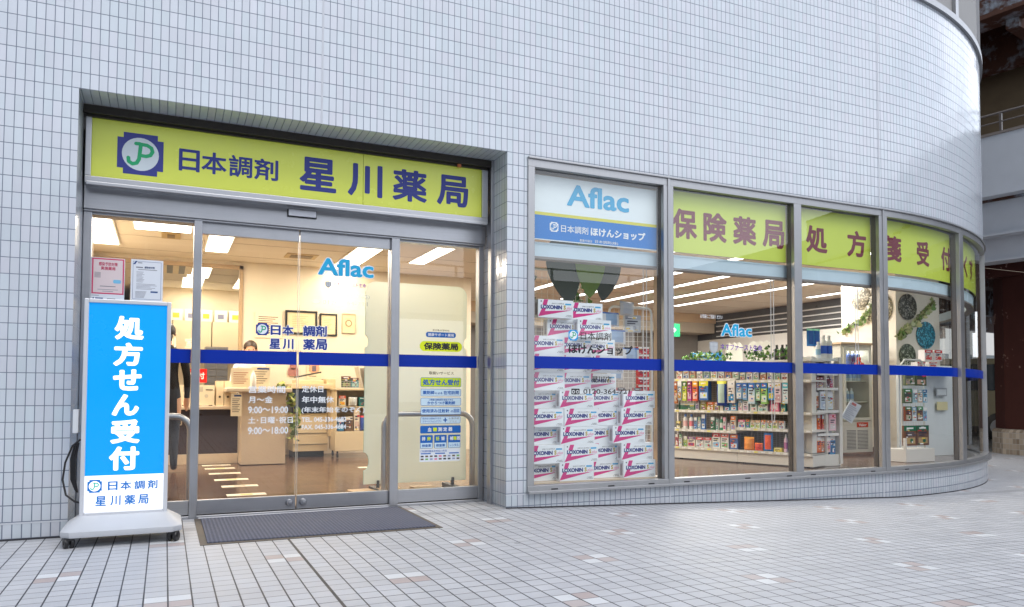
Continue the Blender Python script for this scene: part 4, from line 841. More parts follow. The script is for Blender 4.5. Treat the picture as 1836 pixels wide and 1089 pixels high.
row((.40, .445), [(1210, 1218, .1, [(120, 120, 70), Y1, C1], bd, 'box', 'olive'), (1222, 1230, .20, [W1, B1, (235, 190, 185)], bo, 'bottle', 'white blue-capped'), (1233, 1241, .20, [W1, B1, (230, 120, 130)], bo, 'bottle', 'white red-lettered'), (1243, 1249, .16, [(120, 160, 200), W1, B1], bd, 'box', 'slim blue'), (1250.5, 1256, .16, [W1, G1, (110, 160, 190)], bd, 'box', 'slim white'), (1257, 1264, .2, [B1, W1, (210, 225, 240)], bd, 'box', 'tall blue'),
    (1274, 1281, .17, [(30, 110, 60), W1, (20, 90, 50)], bd, 'box', 'dark green'), (1282.5, 1287, .15, [W1, T1, T1], bd, 'box', 'slim teal'), (1288, 1294, .18, [(40, 130, 85), W1, W1], bo, 'bottle', 'green'), (1295, 1300, .17, [W1, K1, (190, 60, 120)], bd, 'box', 'white and magenta'), (1302, 1307, .1, [(200, 200, 205), (150, 110, 130), W1], bd, 'box', 'grey'), (1308, 1317, .19, [C1, O1, (150, 150, 190)], bd, 'box', 'cream'),
    (1321, 1334, .10, [W1, (225, 90, 130), B1], bd, 'box', 'pink-topped white'), (1335.5, 1342.5, .105, [(70, 170, 150), O1, B1], bd, 'box', 'teal and orange'), (1343.5, 1352, .10, [W1, (200, 170, 130), (120, 190, 60)], bd, 'box', 'white and green'), (1353, 1362, .10, [(225, 235, 220), (210, 160, 110), (100, 180, 60)], bd, 'box', 'pale green'), (1363, 1372, .105, [W1, O1, (170, 215, 90)], bd, 'box', 'orange-topped white'), (1373, 1383, .1, [(215, 225, 230), (210, 140, 100), (90, 170, 90)], bd, 'box', 'white and brown'),
    (1384, 1393, .105, [(235, 225, 200), (220, 150, 120), (130, 190, 70)], bd, 'box', 'cream and green'), (1394.5, 1404, .1, [W1, (225, 150, 120), (90, 140, 190)], bd, 'box', 'white and blue')], 'second shelf')
row((.655, .655), [(1211, 1217, .1, [(40, 90, 70), W1, (30, 80, 60)], bd, 'box', 'dark teal'), (1218, 1245, .09, [(60, 120, 90), (190, 200, 190), (30, 100, 70)], bd, 'box', 'wide green'), (1246, 1253, .18, [(200, 198, 205), W1, (120, 110, 150)], bd, 'box', 'tall grey'), (1255, 1265.5, .11, [(160, 160, 60), (120, 110, 50), (110, 90, 120)], bd, 'box', 'olive'), (1266, 1279, .11, [(200, 150, 60), (220, 100, 40), (230, 225, 220)], bd, 'box', 'olive and orange'), (1280, 1289, .11, [(190, 180, 110), (190, 100, 60), (110, 90, 130)], bd, 'box', 'tan'),
    (1290, 1296, .1, [C1, W1, C1], bd, 'box', 'cream'), (1297, 1307, .12, [(40, 150, 210), B1, (210, 225, 240)], bd, 'box', 'blue'), (1308, 1319, .12, [(90, 170, 220), B1, W1], bd, 'box', 'light blue'), (1321, 1329, .14, [W1, (120, 170, 200), (220, 160, 180)], bd, 'box', 'white'), (1330, 1341, .17, [(225, 225, 228), (130, 190, 190), (210, 170, 190)], bd, 'box', 'tall white'), (1344, 1357, .12, [(210, 230, 222), T1, (230, 200, 205)], bd, 'box', 'white and teal'),
    (1358.5, 1376, .10, [(225, 235, 232), (80, 90, 95), (150, 200, 190)], bd, 'box', 'white and dark'), (1379, 1396, .21, [(238, 120, 155), W1, (245, 200, 210)], bd, 'box', 'pink'), (1399, 1408, .13, [T1, Y1, (190, 210, 200)], bd, 'box', 'yellow-topped teal'), (1411, 1419, .11, [(20, 110, 110), W1, (180, 200, 190)], bd, 'box', 'teal'), (1420, 1426, .10, [R1, W1, K1], bd, 'box', 'red')], 'middle shelf')
row((1.04, 1.01), [(1210, 1216, .30, [(190, 110, 50), (170, 90, 40), (200, 190, 170)], bd, 'packet', 'brown orange'), (1217, 1225, .25, [(170, 185, 195), W1, (180, 120, 20)], bd, 'packet', 'grey and ochre'), (1226, 1234, .26, [(190, 205, 40), (60, 110, 40), (225, 225, 150)], bd, 'packet', 'lime'), (1235, 1243, .26, [(185, 60, 140), (120, 30, 90), (215, 180, 200)], bd, 'packet', 'magenta'), (1244, 1254, .26, [(225, 90, 60), (240, 170, 20), (240, 190, 180)], bd, 'packet', 'orange red'),
    (1256, 1273, .25, [(50, 110, 185), (225, 220, 40), (210, 225, 235)], bd, 'packet', 'wide blue and yellow'), (1288, 1305, .32, [(20, 60, 150), (220, 215, 40), (190, 215, 200)], po, 'packet', 'navy and yellow'), (1306.5, 1319, .28, [(232, 222, 212), (240, 235, 228), (30, 140, 200)], bd, 'packet', 'cream'), (1321.5, 1332, .2, [(150, 190, 225), (20, 100, 190), W1], bd, 'packet', 'pale blue'), (1333, 1342, .21, [(110, 165, 210), (20, 100, 190), (200, 205, 215)], bd, 'packet', 'blue'),
    (1343, 1356, .26, [(200, 225, 238), (20, 110, 200), (235, 225, 225)], bd, 'packet', 'white and blue'), (1357, 1366, .22, [(140, 190, 150), (20, 100, 190), (225, 235, 215)], bd, 'packet', 'green and blue'), (1367, 1379, .26, [(150, 205, 110), (20, 110, 200), (220, 235, 215)], bd, 'packet', 'lime and blue'), (1380, 1391, .21, [(60, 150, 215), W1, (235, 225, 60)], bd, 'packet', 'sky blue'), (1392, 1403, .24, [(240, 215, 220), (240, 235, 235), (210, 170, 175)], bd, 'packet', 'pale pink'),
    (1405, 1417, .25, [(215, 235, 238), (90, 190, 205), (235, 235, 238)], bd, 'packet', 'white and teal'), (1419, 1426, .19, [(235, 120, 60), (30, 60, 150), (240, 170, 120)], bd, 'packet', 'orange')], 'hanging row', y0=-.02, hang=True)
cs = [W1, (190, 195, 200), (190, 140, 110), (200, 205, 190), (150, 175, 160)]; it = []
for k in range(17):
    u = 1211+12.6*k; it.append((u, u+11, .10+.02*(k % 3), [cs[k % 5], cs[(k+2) % 5], [(150, 60, 60), (60, 80, 140), (120, 150, 120)][k % 3]], bd, 'box', ['white', 'grey', 'tan', 'pale', 'sage'][k % 5]))
row((1.07, 1.045), it, 'upper shelf')
# things standing on the shelf unit
def onG(u, dy): return gl(gs(u), dy)
for k, (u0, u1) in enumerate(((1222, 1262), (1262, 1305), (1335, 1372), (1372, 1428))):
    a, b = onG(u0, .10), onG(u1, .10); z = 1.325
    ivy('low ivy arrangement on the shelf unit top, %s from the left' % nth(k+1), 'ivy_plant', [(*a, z+.03), ((a[0]+b[0])/2, (a[1]+b[1])/2, z+.05), (*b, z+.03)], 75, .04, .048, seed=10+k, group='ivy arrangements on the shelf unit', up=.04)
X, Y = onG(1222, .28); packet('long blue carton on top of the shelf unit', 'box', X, Y, 1.321, .40, .14, .12, [(20, 130, 205), (60, 160, 220), (220, 230, 240)], rz=GR, name='top_carton')
X, Y = onG(1225, .12); packet('flat red and white box in front of the long blue carton', 'box', X, Y, 1.321, .2, .035, .1, [(215, 60, 70), W1, R1], rz=GR, name='flat_carton')
for k, (u, h, g_) in enumerate(((1283, .26, .42), (1322, .27, .52))):
    X, Y = onG(u, .3); mb = MB(); w_ = .24+.08*k; n = 7
    o_ = [(0, 0), (w_, 0), (w_, h*.8)]+[(w_*(1-i/n)-w_/n*.5, h*(.9+.1*(i % 2))) for i in range(n)]+[(0, h*.8)]
    mb.prism(o_, 0, .012); o = mb.build('display_card', P(235, 233, 226)); o.location = (X, Y, 1.321); o.rotation_euler = (0, 0, GR); props(o, 'white scalloped display card on the shelf unit, %s' % ('narrower one' if k == 0 else 'wider one'), 'display card')
for k, u in enumerate((1375, 1385, 1393, 1402)):
    X, Y = onG(u, .22); packet('small dark bottle among the ivy on the shelf unit, %s from the left' % nth(k+1), 'bottle', X, Y, 1.321, .06, .20, .06, [(45, 38, 36), (25, 25, 28), (110, 100, 95)], 'dark bottles on the shelf unit', rz=GR, face='bottle', name='dark_bottle')
# ------------------------------------------------------------------ end display tower
E_ = thing('display_tower', 'narrow white peg tower hung with packs behind the third window', 'display tower', (4.9, 1.55, .03))
mb = MB(); mb.box(4.645, 4.72, 1.38, 1.72, .03, 1.36); mb.box(5.10, 5.15, 1.38, 1.46, .05, 1.36); mb.box(5.13, 5.17, 1.60, 1.72, .05, 1.30); mb.box(4.72, 5.10, 1.40, 1.42, .03, .17)
mb.build('side_frame', SM, E_, world=True, bevel=.004)
mb = MB(); mb.box(4.72, 5.10, 1.50, 1.52, .17, 1.36); mb.build('peg_panel', P(185, 190, 195), E_, world=True)
mb = MB()
for z in (.40, .68, .955, 1.135, 1.31): mb.box(4.74, 5.09, 1.385, 1.39, z-.002, z+.03)
for z in (.40, .68, .955, 1.135, 1.31): mb.box(4.74, 5.09, 1.39, 1.5, z+.004, z+.008)
mb.build('price_rail', P(235, 235, 232), E_, world=True)
g = NG('perforated_metal'); hs = g.sep(g.coord('Object')); hx = g.math('LESS_THAN', g.math('ADD', g.math('PINGPONG', g.math('ADD', hs[1], 10.), .01), g.math('PINGPONG', g.math('ADD', hs[2], 10.), .01)), .006)
g.nt.links.new(g.mix(hx, (.74, .74, .70, 1), (.12, .12, .12, 1)), g.b.inputs['Base Color'])
mb = MB(); mb.box(5.15, 5.156, 1.46, 1.60, .17, 1.30); mb.box(5.02, 5.2, 1.46, 1.72, .03, .17); mb.build('side_panel', g.mat, E_, world=True)
OR, GY_, PK, BU = (225, 105, 55), (190, 190, 195), (235, 190, 205), (50, 130, 185)
tw = [(4.75, .20, .07, .19, [OR, (230, 225, 220), (235, 130, 70)], 'orange and white'), (4.835, .20, .06, .18, [(215, 120, 80), (220, 215, 215), (190, 140, 110)], 'rust coloured'), (4.91, .20, .06, .18, [PK, W1, (220, 150, 180)], 'pale pink'), (4.985, .17, .09, .23, [BU, W1, (40, 100, 150)], 'blue and white'),
      (4.76, .48, .05, .18, [OR, (200, 200, 205), (225, 90, 40)], 'slim orange'), (4.86, .46, .05, .19, [(215, 80, 70), (200, 215, 225), (220, 110, 90)], 'slim red'), (4.96, .46, .11, .20, [(240, 200, 210), (235, 170, 190), (225, 215, 215)], 'square pink'),
      (4.75, .74, .055, .19, [(210, 130, 95), W1, (215, 205, 200)], 'tan and white'), (4.815, .72, .105, .22, [(215, 228, 240), (235, 240, 245), (190, 205, 225)], 'pale blue square'), (4.93, .72, .11, .22, [(220, 235, 242), (238, 240, 242), (225, 225, 225)], 'white square'),
      (4.75, .985, .07, .13, [(150, 75, 80), (120, 50, 60), (200, 195, 195)], 'dark red'), (4.83, .985, .06, .13, [(215, 205, 205), (170, 90, 100), W1], 'white and wine'), (4.90, .985, .08, .13, [(110, 70, 75), (90, 50, 60), (170, 160, 165)], 'brown'), (4.99, .965, .06, .18, [(225, 195, 210), (235, 215, 225), (200, 90, 120)], 'long pink'),
      (4.75, 1.165, .07, .09, [(200, 45, 55), W1, (160, 40, 50)], 'red'), (4.83, 1.165, .06, .09, [(60, 90, 60), W1, (90, 110, 80)], 'green'), (4.90, 1.165, .07, .09, [(210, 60, 60), W1, (225, 120, 110)], 'scarlet'), (4.98, 1.165, .09, .09, [(90, 170, 205), W1, (160, 205, 225)], 'sky blue')]
for i, (x, z, w_, h, cols, cn) in enumerate(tw): packet('%s pack hanging on the display tower' % cn, 'pack', x, 1.41+.02*(i % 2), z, w_, h, .025, cols, 'packs hanging on the display tower', name='hanging_pack')
rt = random.Random(12)
for r_, (z, nm) in enumerate(((.19, 'lowest'), (.46, 'second'), (.72, 'third'), (.975, 'fourth'))):
    for q in range(4):
        cc = rt.choice(([(235, 200, 210), W1, (210, 90, 120)], [W1, (190, 200, 215), (90, 120, 170)], [(230, 110, 60), W1, (235, 170, 120)], [(200, 215, 225), (70, 140, 190), W1]))
        packet('small pack behind the front packs of the display tower, %s row, %s from the left' % (nm, nth(q+1)), 'pack', 4.735+.09*q, 1.465, z, .078, .19 if r_ < 3 else .12, .02, cc, 'packs hanging on the display tower', name='hanging_pack')
for i, (x, y, h, cols, cn) in enumerate(((4.80, 1.42, .20, [(230, 235, 240), W1, (150, 190, 215)], 'small white bottle'), (4.87, 1.40, .28, [W1, W1, (30, 90, 200)], 'tall white and blue bottle'), (4.96, 1.40, .28, [W1, W1, (30, 95, 205)], 'second tall white and blue bottle'), (5.03, 1.45, .20, [(190, 215, 200), (240, 200, 90), (110, 170, 150)], 'green bottle with yellow cap'))):
    packet('%s on top of the display tower' % cn, 'bottle', x, y, 1.345, .075 if h > .21 else .06, h, .07, cols, rz=0, face='bottle', name='spray_bottle')
for x, cn in ((4.80, 'left'), (4.90, 'right')): packet('blue bag at the back of the display tower top, %s one' % cn, 'bag', x, 1.60, 1.50, .12, .22, .06, [(30, 120, 190), (110, 200, 160), (20, 90, 175)], face='pouch', name='refill_bag')
mb = MB(); T = Matrix.Translation((5.19, 1.44, .62)) @ Matrix.Rotation(R_(-25), 4, 'Z') @ Matrix.Rotation(R_(30), 4, 'Y'); mb.box(0, .15, 0, .012, 0, .25, 0, T=T)
for k in range(9): mb.box(.015, .13-.02*(k % 3), -.0012, 0, .02+.023*k, .026+.023*k, 1, T=T)
mb.box(.03, .09, -.0014, 0, .205, .235, 2, T=T)
o = mb.build('leaflet', [P(215, 222, 230), P(120, 130, 160), P(200, 120, 120)]); o.data.transform(Matrix.Translation((-5.2, -1.4, -.5))); o.location = (5.2, 1.4, .5); props(o, 'tilted leaflet clipped to the right side of the display tower', 'leaflet')
# ------------------------------------------------------------------ drinks fridge
F = thing('drinks_fridge', 'glass door drinks fridge before the square pillar', 'fridge', (6.6, 2.7, .03))
FW = P(215, 212, 200)
mb = MB(); mb.box(6.32, 6.36, 2.45, 2.95, .07, 1.62); mb.box(6.90, 6.94, 2.45, 2.95, .07, 1.62); mb.box(6.36, 6.90, 2.91, 2.95, .07, 1.62); mb.box(6.36, 6.90, 2.45, 2.91, .07, .52); mb.box(6.36, 6.9, 2.45, 2.91, 1.58, 1.62); mb.build('cabinet', FW, F, world=True, bevel=.006)
mb = MB(); mb.box(6.28, 6.98, 2.40, 2.97, 1.62, 1.645); mb.build('counter_top', WOOD, F, world=True)
mb = MB(); mb.box(6.36, 6.40, 2.43, 2.45, .53, 1.58); mb.box(6.86, 6.90, 2.43, 2.45, .53, 1.58); mb.box(6.40, 6.86, 2.43, 2.45, .53, .57); mb.box(6.4, 6.86, 2.43, 2.45, 1.54, 1.58); d_ = mb.build('door', FW, F, world=True, bevel=.003)
mb = MB(); mb.tube([(6.90, 2.41, .60), (6.915, 2.39, .66), (6.915, 2.39, .98), (6.90, 2.41, 1.04)], .01, 8); h_ = mb.build('handle', P(225, 225, 220), d_); h_.data.transform(Matrix.Translation(-F.location)); 
mb = MB(); mb.quad((6.4, 2.44, .57), (6.86, 2.44, .57), (6.86, 2.44, 1.54), (6.4, 2.44, 1.54)); p_ = mb.build('door_glass', GLASS, d_); p_.data.transform(Matrix.Translation(-F.location)); area('fridge_lamp', (6.63, 2.6, 1.56), .4, .1, 2.2, (1, .97, .9))
mb = MB()
for k in range(14):
    z = .12+.02*k; mb.box(6.42, 6.60, 2.446, 2.45, z, z+.008); mb.box(6.63, 6.84, 2.446, 2.45, z, z+.008)
mb.build('grille', P(95, 90, 85), F, world=True)
mb = MB(); mb.box(6.62, 6.84, 2.444, 2.45, .43, .50, 0); mb.text('Valor', 6.65, 6.81, .445, .485, 2.4435, 1, .02); mb.build('red_badge', [P(205, 70, 45), PW], F, world=True)
mb = MB()
for z in (.80, 1.10, 1.34): mb.box(6.37, 6.89, 2.5, 2.9, z-.012, z)
mb.build('shelf', P(205, 205, 190), F, world=True)
k = 0
for z, xs_ in ((.80, (6.44, 6.53, 6.62)), (1.10, (6.50, 6.59, 6.68, 6.77)), (1.34, (6.58, 6.67, 6.76))):
    for x in xs_:
        k += 1; packet('plastic bottle in the drinks fridge, %s counting up from the lowest shelf' % nth(k), 'bottle', x, 2.54, z+.001, .07, .19, .07, [(170, 190, 195), W1, (110, 150, 190)] if z < 1.3 else [(50, 80, 150), W1, (40, 60, 120)], 'bottles inside the drinks fridge', face='bottle', name='drink_bottle')
mb = MB()
for c in ((6.62, 1.39), (6.56, 1.31), (6.68, 1.31)): mb.lathe([(.001, -.03), (.022, -.022), (.03, 0), (.022, .022), (.001, .03)], c=(c[0], 2.395, c[1]+.02), n=12)
for a, b in (((6.62, 1.41), (6.56, 1.33)), ((6.62, 1.41), (6.68, 1.33)), ((6.56, 1.33), (6.68, 1.33))): mb.tube([(a[0], 2.395, a[1]), (b[0], 2.395, b[1])], .008, 8)
o = mb.build('ball_figure', P(215, 65, 40), smooth=True); o.data.transform(Matrix.Translation((-6.62, -2.395, -1.31))); o.location = (6.62, 2.395, 1.31); props(o, 'red molecule shaped ornament before the drinks fridge', 'ornament')
# ------------------------------------------------------------------ pillar decorations
def disc(label, c, r, nrm, col, col2, seed):
    g = NG('mosaic_%d' % seed); v = g.n('TexVoronoi'); v.inputs['Scale'].default_value = 34; g.nt.links.new(g.coord('Object'), v.inputs['Vector'])
    f = g.math('LESS_THAN', v.outputs['Distance'], .47); wn = g.white(v.outputs['Position'])
    g.nt.links.new(g.mix(f, (*[x*.35 for x in col[:3]], 1), g.mix(wn[0], col, col2)), g.b.inputs['Base Color']); g.b.inputs['Roughness'].default_value = .35; g.bump(f, .6, .004)
    mb = MB(); T = Matrix.Rotation(R_(90), 4, 'X') if nrm == 'y' else Matrix.Rotation(R_(-90), 4, 'Y')
    mb.lathe([(r*.97, 0), (r, .006), (r, .018), (r*.95, .024)], n=48, T=T); o = mb.build('wall_disc', g.mat, smooth=True); o.location = c; props(o, label, 'wall decoration', 'mosaic discs on the square pillar'); return o
A_, B_c, C_c, D_c = (.50, .44, .33, 1), (.15, .15, .13, 1), (.02, .34, .50, 1), (.15, .19, .12, 1)
disc('beige mosaic disc high on the left face of the square pillar', (7.168, 2.81, 2.36), .175, 'x', A_, (.62, .56, .42, 1), 1)
disc('tan mosaic disc lower on the left face, behind the ivy garland', (7.168, 2.50, 2.17), .235, 'x', (.40, .34, .2, 1), (.6, .55, .4, 1), 2)
disc('dark grey mosaic disc at the top of the front face of the pillar', (7.40, 2.218, 2.18), .19, 'y', B_c, (.42, .41, .37, 1), 3)
disc('turquoise mosaic disc right of the garland', (7.78, 2.218, 1.78), .20, 'y', C_c, (.12, .50, .64, 1), 4)
disc('grey green mosaic disc just above the blue stripe', (7.38, 2.218, 1.47), .17, 'y', D_c, (.42, .46, .36, 1), 5)
ivy('ivy garland strung across the left face of the square pillar', 'ivy_garland', [(7.14, 3.17, 1.86), (7.14, 2.96, 1.95), (7.13, 2.8, 2.03), (7.13, 2.66, 2.14), (7.13, 2.55, 2.24), (7.14, 2.42, 2.36)], 110, .028, .075, mats=LEAFP, seed=31, group='ivy garlands on the square pillar', cat='garland')
ivy('ivy garland strung across the front face of the square pillar', 'ivy_garland', [(7.19, 2.19, 1.74), (7.3, 2.18, 1.83), (7.44, 2.18, 1.91), (7.62, 2.18, 2.03), (7.8, 2.18, 2.17), (7.97, 2.19, 2.31)], 120, .03, .085, mats=LEAFP, seed=32, group='ivy garlands on the square pillar', cat='garland')
# ------------------------------------------------------------------ right hand goods rack and white board in the bowed window
K = thing('goods_rack', 'white wire goods rack with pet packs in the bowed window', 'goods rack', (6.5, 1.4, .03))
mb = MB(); mb.box(6.24, 6.78, 1.36, 1.62, .03, .20); mb.box(6.235, 6.26, 1.36, 1.40, .2, .34); mb.build('base', SM, K, world=True, bevel=.004)
mb = MB(); mb.tube([(6.30, 1.46, .2), (6.30, 1.46, 1.30), (6.36, 1.46, 1.36), (6.66, 1.46, 1.36), (6.72, 1.46, 1.30), (6.72, 1.46, .2)], .012, 8)
for k in range(22): z = .24+.05*k; mb.box(6.3, 6.72, 1.455, 1.459, z, z+.003)
for k in range(9): x = 6.32+.048*k; mb.box(x, x+.003, 1.46, 1.463, .2, 1.34)
mb.build('wire_frame', P(215, 215, 208), K, world=True)
GB = [(60, 100, 65), (30, 75, 45), (170, 140, 110)]
for i, (x, z, w_, h, cols, cn) in enumerate(((6.27, .24, .23, .26, [(120, 80, 60), (30, 110, 80), (190, 160, 110)], 'large brown and green pack at the bottom left'), (6.51, .24, .23, .26, [(110, 75, 60), (25, 100, 75), (180, 150, 110)], 'large brown and green pack at the bottom right'), (6.30, .56, .12, .19, [(130, 70, 50), (60, 110, 70), (190, 180, 160)], 'brown pack in the second row'), (6.43, .56, .08, .18, [(190, 205, 215), (120, 160, 190), W1], 'pale blue pack in the second row'), (6.52, .56, .11, .19, [(120, 90, 80), (70, 140, 90), (190, 170, 150)], 'patterned pack in the second row'), (6.64, .56, .07, .18, [(150, 190, 215), W1, (110, 150, 190)], 'narrow blue pack in the second row'),
    (6.28, .79, .15, .19, [(70, 90, 65), (60, 120, 70), (200, 190, 180)], 'green pack in the third row'), (6.45, .80, .08, .17, [(160, 190, 200), W1, (140, 170, 180)], 'grey blue pack in the third row'), (6.54, .80, .09, .17, [(200, 175, 155), (150, 170, 180), W1], 'sand pack in the third row'), (6.64, .80, .08, .17, [(110, 170, 200), (60, 110, 150), W1], 'blue pack in the third row'),
    (6.30, 1.02, .19, .20, [(110, 120, 90), (50, 90, 50), (170, 150, 140)], 'wide olive pack in the top row'), (6.51, 1.02, .20, .20, [(70, 85, 60), (60, 100, 60), (190, 150, 130)], 'wide dark green pack in the top row'))):
    packet(cn+' of the goods rack', 'pack', x, 1.41, z, w_, h, .03, cols, 'packs on the goods rack in the bowed window', name='hanging_pack')
for k, (x, y, z) in enumerate(((7.14, 1.75, 1.375), (7.34, 1.75, 1.375), (6.95, 1.72, 1.29), (7.16, 1.70, 1.29))):
    packet('red and white carton above the goods rack, %s' % ['upper left one', 'upper right one', 'lower left one', 'lower right one'][k], 'box', x, y, z, .16, .15 if k < 2 else .06, .1, [(235, 228, 225), (215, 60, 55), (220, 90, 80)], 'red and white cartons above the goods rack', name='red_carton')
mb = MB(); mb.box(6.90, 8.1, 1.98, 2.02, .03, 1.32, 0); mb.box(6.92, 7.9, 1.68, 1.98, 1.24, 1.285, 0); mb.box(7.62, 7.85, 1.94, 1.95, .88, 1.0, 1); mb.box(7.64, 7.86, 1.94, 1.95, .68, .80, 2); mb.box(7.64, 7.83, 1.938, 1.94, .90, .98, 0)
o = mb.build('partition_board', [P(222, 228, 230), P(170, 175, 180), P(225, 215, 170)]); o.data.transform(Matrix.Translation((-7.5, -2, -.03))); o.location = (7.5, 2, .03); props(o, 'white partition board right of the goods rack', 'partition')
mb = MB(); mb.box(8.2, 8.3, 2.9, 3.0, .03, 2.3, 0); mb.box(8.17, 8.33, 2.88, 2.9, .72, .98, 1); mb.box(8.17, 8.33, 2.88, 2.9, 1.0, 1.2, 2); o = mb.build('notice_post', [P(200, 200, 195), P(240, 225, 20), P(60, 65, 70)]); o.data.transform(Matrix.Translation((-8.25, -2.95, -.03))); o.location = (8.25, 2.95, .03); props(o, 'post with a yellow and a grey notice seen through the far right window', 'notice post')
# exit sign
mb = MB(); mb.box(5.72, 6.2, 6.0, 6.05, 1.95, 2.19, 0); mb.rect(5.76, 5.92, 1.99, 2.15, 5.998, 1); mb.poly([(5.98, 2.05), (6.06, 2.05), (6.06, 2.02), (6.12, 2.07), (6.06, 2.12), (6.06, 2.09), (5.98, 2.09)], 5.998, 1); mb.tube([(5.95, 6.02, 2.19), (5.95, 6.02, 2.7)], .01, 6)
o = mb.build('exit_sign', [M('exit_green', srgb(20, 150, 95), .4, emit=srgb(20, 150, 95), es=.5, var=0), PW]); o.data.transform(Matrix.Translation((-5.95, -6, -1.95))); o.location = (5.95, 6, 1.95); props(o, 'green emergency exit sign hanging deep in the shop', 'exit sign')
# ------------------------------------------------------------------ PHARMACY ROOM behind the doors
def bent(x0, x1, y, z1, r=.11, base=.03): return [(x0, y, base), (x0, y, z1-r)]+[(x0+r-r*math.cos(R_(a)), y, z1-r+r*math.sin(R_(a))) for a in (15, 30, 45, 60, 75, 90)]+[(x1-r+r*math.sin(R_(a)), y, z1-r+r*math.cos(R_(a))) for a in (0, 15, 30, 45, 60, 75)]+[(x1, y, z1-r), (x1, y, base)]
for lab, x0, x1, y, z1 in (('bent steel guard rail behind the left sidelight', -2.86, -2.245, .95, .72), ('bent steel guard rail before the frosted screen', -.70, .12, 1.02, .72)):
    T = thing('guard_rail', lab, 'guard rail', ((x0+x1)/2, y, .03), group='steel guard rails inside the entrance'); mb = MB(); mb.tube(bent(x0, x1, y, z1), .024, 16); mb.build('pipe', STEELV, T, world=True, smooth=True)
# frosted screen with scalloped hand holes
g = NG('frosted_acrylic'); g.b.inputs['Base Color'].default_value = (.89, .92, .85, 1); g.b.inputs['Roughness'].default_value = .35; g.b.inputs['Transmission Weight'].default_value = 0
tr = g.n('BsdfTranslucent'); tr.inputs[0].default_value = (.90, .93, .86, 1); ms = g.n('MixShader'); ms.inputs[0].default_value = .5; g.nt.links.new(g.b.outputs[0], ms.inputs[1]); g.nt.links.new(tr.outputs[0], ms.inputs[2]); g.nt.links.new(ms.outputs[0], g.out.inputs[0]); FROST = g.mat
x0, x1, z0, z1, r = -.83, .13, .10, 1.895, .09
def notch(x, zc, sgn, q=.07): return [(x-sgn*q*math.cos(R_(a))*.8, zc+q*math.sin(R_(a))) for a in range(-90, 91, 15)]
o_ = [(x0, z0), (x1, z0)]+[(x1-.03*math.cos(R_(a)), 1.36+.055*math.sin(R_(a))) for a in range(-90, 91, 15)]+rrect(x0, x1, z0, z1, r)[6:18]
o_ += [(x0+.03*math.cos(R_(a)), 1.36+.055*math.sin(R_(a))) for a in range(90, -91, -15)]+[(x0+.045*math.cos(R_(a)), .30+.08*math.sin(R_(a))) for a in range(90, -91, -15)]
Q = thing('frosted_screen', 'tall frosted screen with rounded corners inside the right sidelight', 'screen', (-.35, 1.2, .03))
mb = MB(); mb.prism(o_, 1.2, 1.215, 0, None, 1); mb.build('panel', [FROST, P(170, 215, 210)], Q, world=True)
for x in (-.7, 0):
    mb = MB(); mb.box(x-.03, x+.03, 1.0, 1.42, .03, .06); mb.box(x-.012, x+.012, 1.19, 1.225, .06, .13); mb.build('foot', P(70, 72, 75), Q, world=True, bevel=.003)
for x, y, rz, cn in ((-.86, 1.05, .2, 'left'), (-.62, 1.12, -.1, 'middle'), (-.30, 1.08, .05, 'right')):
    mb = MB(); mb.box(-.1, .1, -.14, .14, 0, .035); o = mb.build('floor_weight', WOOD); o.location = (x, y, .03); o.rotation_euler = (0, 0, rz); props(o, '%s pale wooden block lying at the foot of the frosted screen' % cn, 'wooden block', 'wooden blocks at the frosted screen')
mb = MB(); mb.box(-2.2, -.2, .62, 1.1, .029, .036); o = mb.build('inner_mat', M('entry_mat', (.45, .34, .24), .95, var=.4, scale=90)); props(o, 'speckled beige mat just inside the sliding doors', 'mat')
# queue stickers
for k, (x, y) in enumerate(((-1.853, 4.31), (-1.84, 3.9), (-1.826, 3.32), (-1.806, 2.69), (-1.776, 2.11), (-1.776, 1.47), (-.2, 3.4))):
    mb = MB(); mb.box(-.16, .16, -.07, .07, 0, .002, 0); mb.add([(-.05, -.03, .0026), (.05, -.03, .0026), (.05, .03, .0026), (-.05, .03, .0026)], [(0, 1, 2, 3)], 1 if k % 2 else 2)
    o = mb.build('floor_marker', [P(235, 225, 200), P(225, 195, 70), P(170, 150, 120)]); o.location = (x, y, .0285); props(o, 'pale floor marker inside the entrance, %s' % (nth(7-k)+' from the doors' if k < 6 else 'the one lying apart to the right'), 'floor marker', 'floor markers on the brown floor')
# reception counter
Rc = thing('reception_counter', 'dark fronted reception counter with pale top', 'counter', (-2.2, 4.9, .03))
mb = MB(); mb.box(-2.98, -1.60, 4.56, 5.2, .15, .69, 0); mb.build('front', BROWN, Rc, world=True)
mb = MB(); mb.box(-2.98, -1.60, 4.52, 4.56, .03, .15); mb.box(-2.98, -1.60, 4.56, 5.2, .03, .15); mb.build('plinth', CREAM2, Rc, world=True)
mb = MB(); mb.box(-2.99, -1.58, 4.45, 5.25, .69, .735); mb.build('worktop', CREAM2, Rc, world=True, bevel=.008)
mb = MB(); mb.text('受', -2.62, -2.50, .50, .61, 4.557, 0, .02); mb.text('付', -2.33, -2.22, .50, .61, 4.557, 0, .02); mb.build('lettering', P(235, 220, 190), Rc, world=True)
mb = MB(); mb.box(0, .40, 0, .32, .01, .25, 0); mb.box(.05, .27, -.003, 0, .17, .235, 1); mb.box(.30, .38, -.004, 0, .19, .20, 2); mb.rect(.06, .1, .10, .14, -.001, 2)
mb.lathe([(.022, 0), (.022, .002)], n=16, T=Matrix.Translation((.31, 0, .12)) @ Matrix.Rotation(R_(90), 4, 'X'), m=3)
for x in (.04, .34): mb.box(x, x+.04, .02, .06, 0, .01, 2)
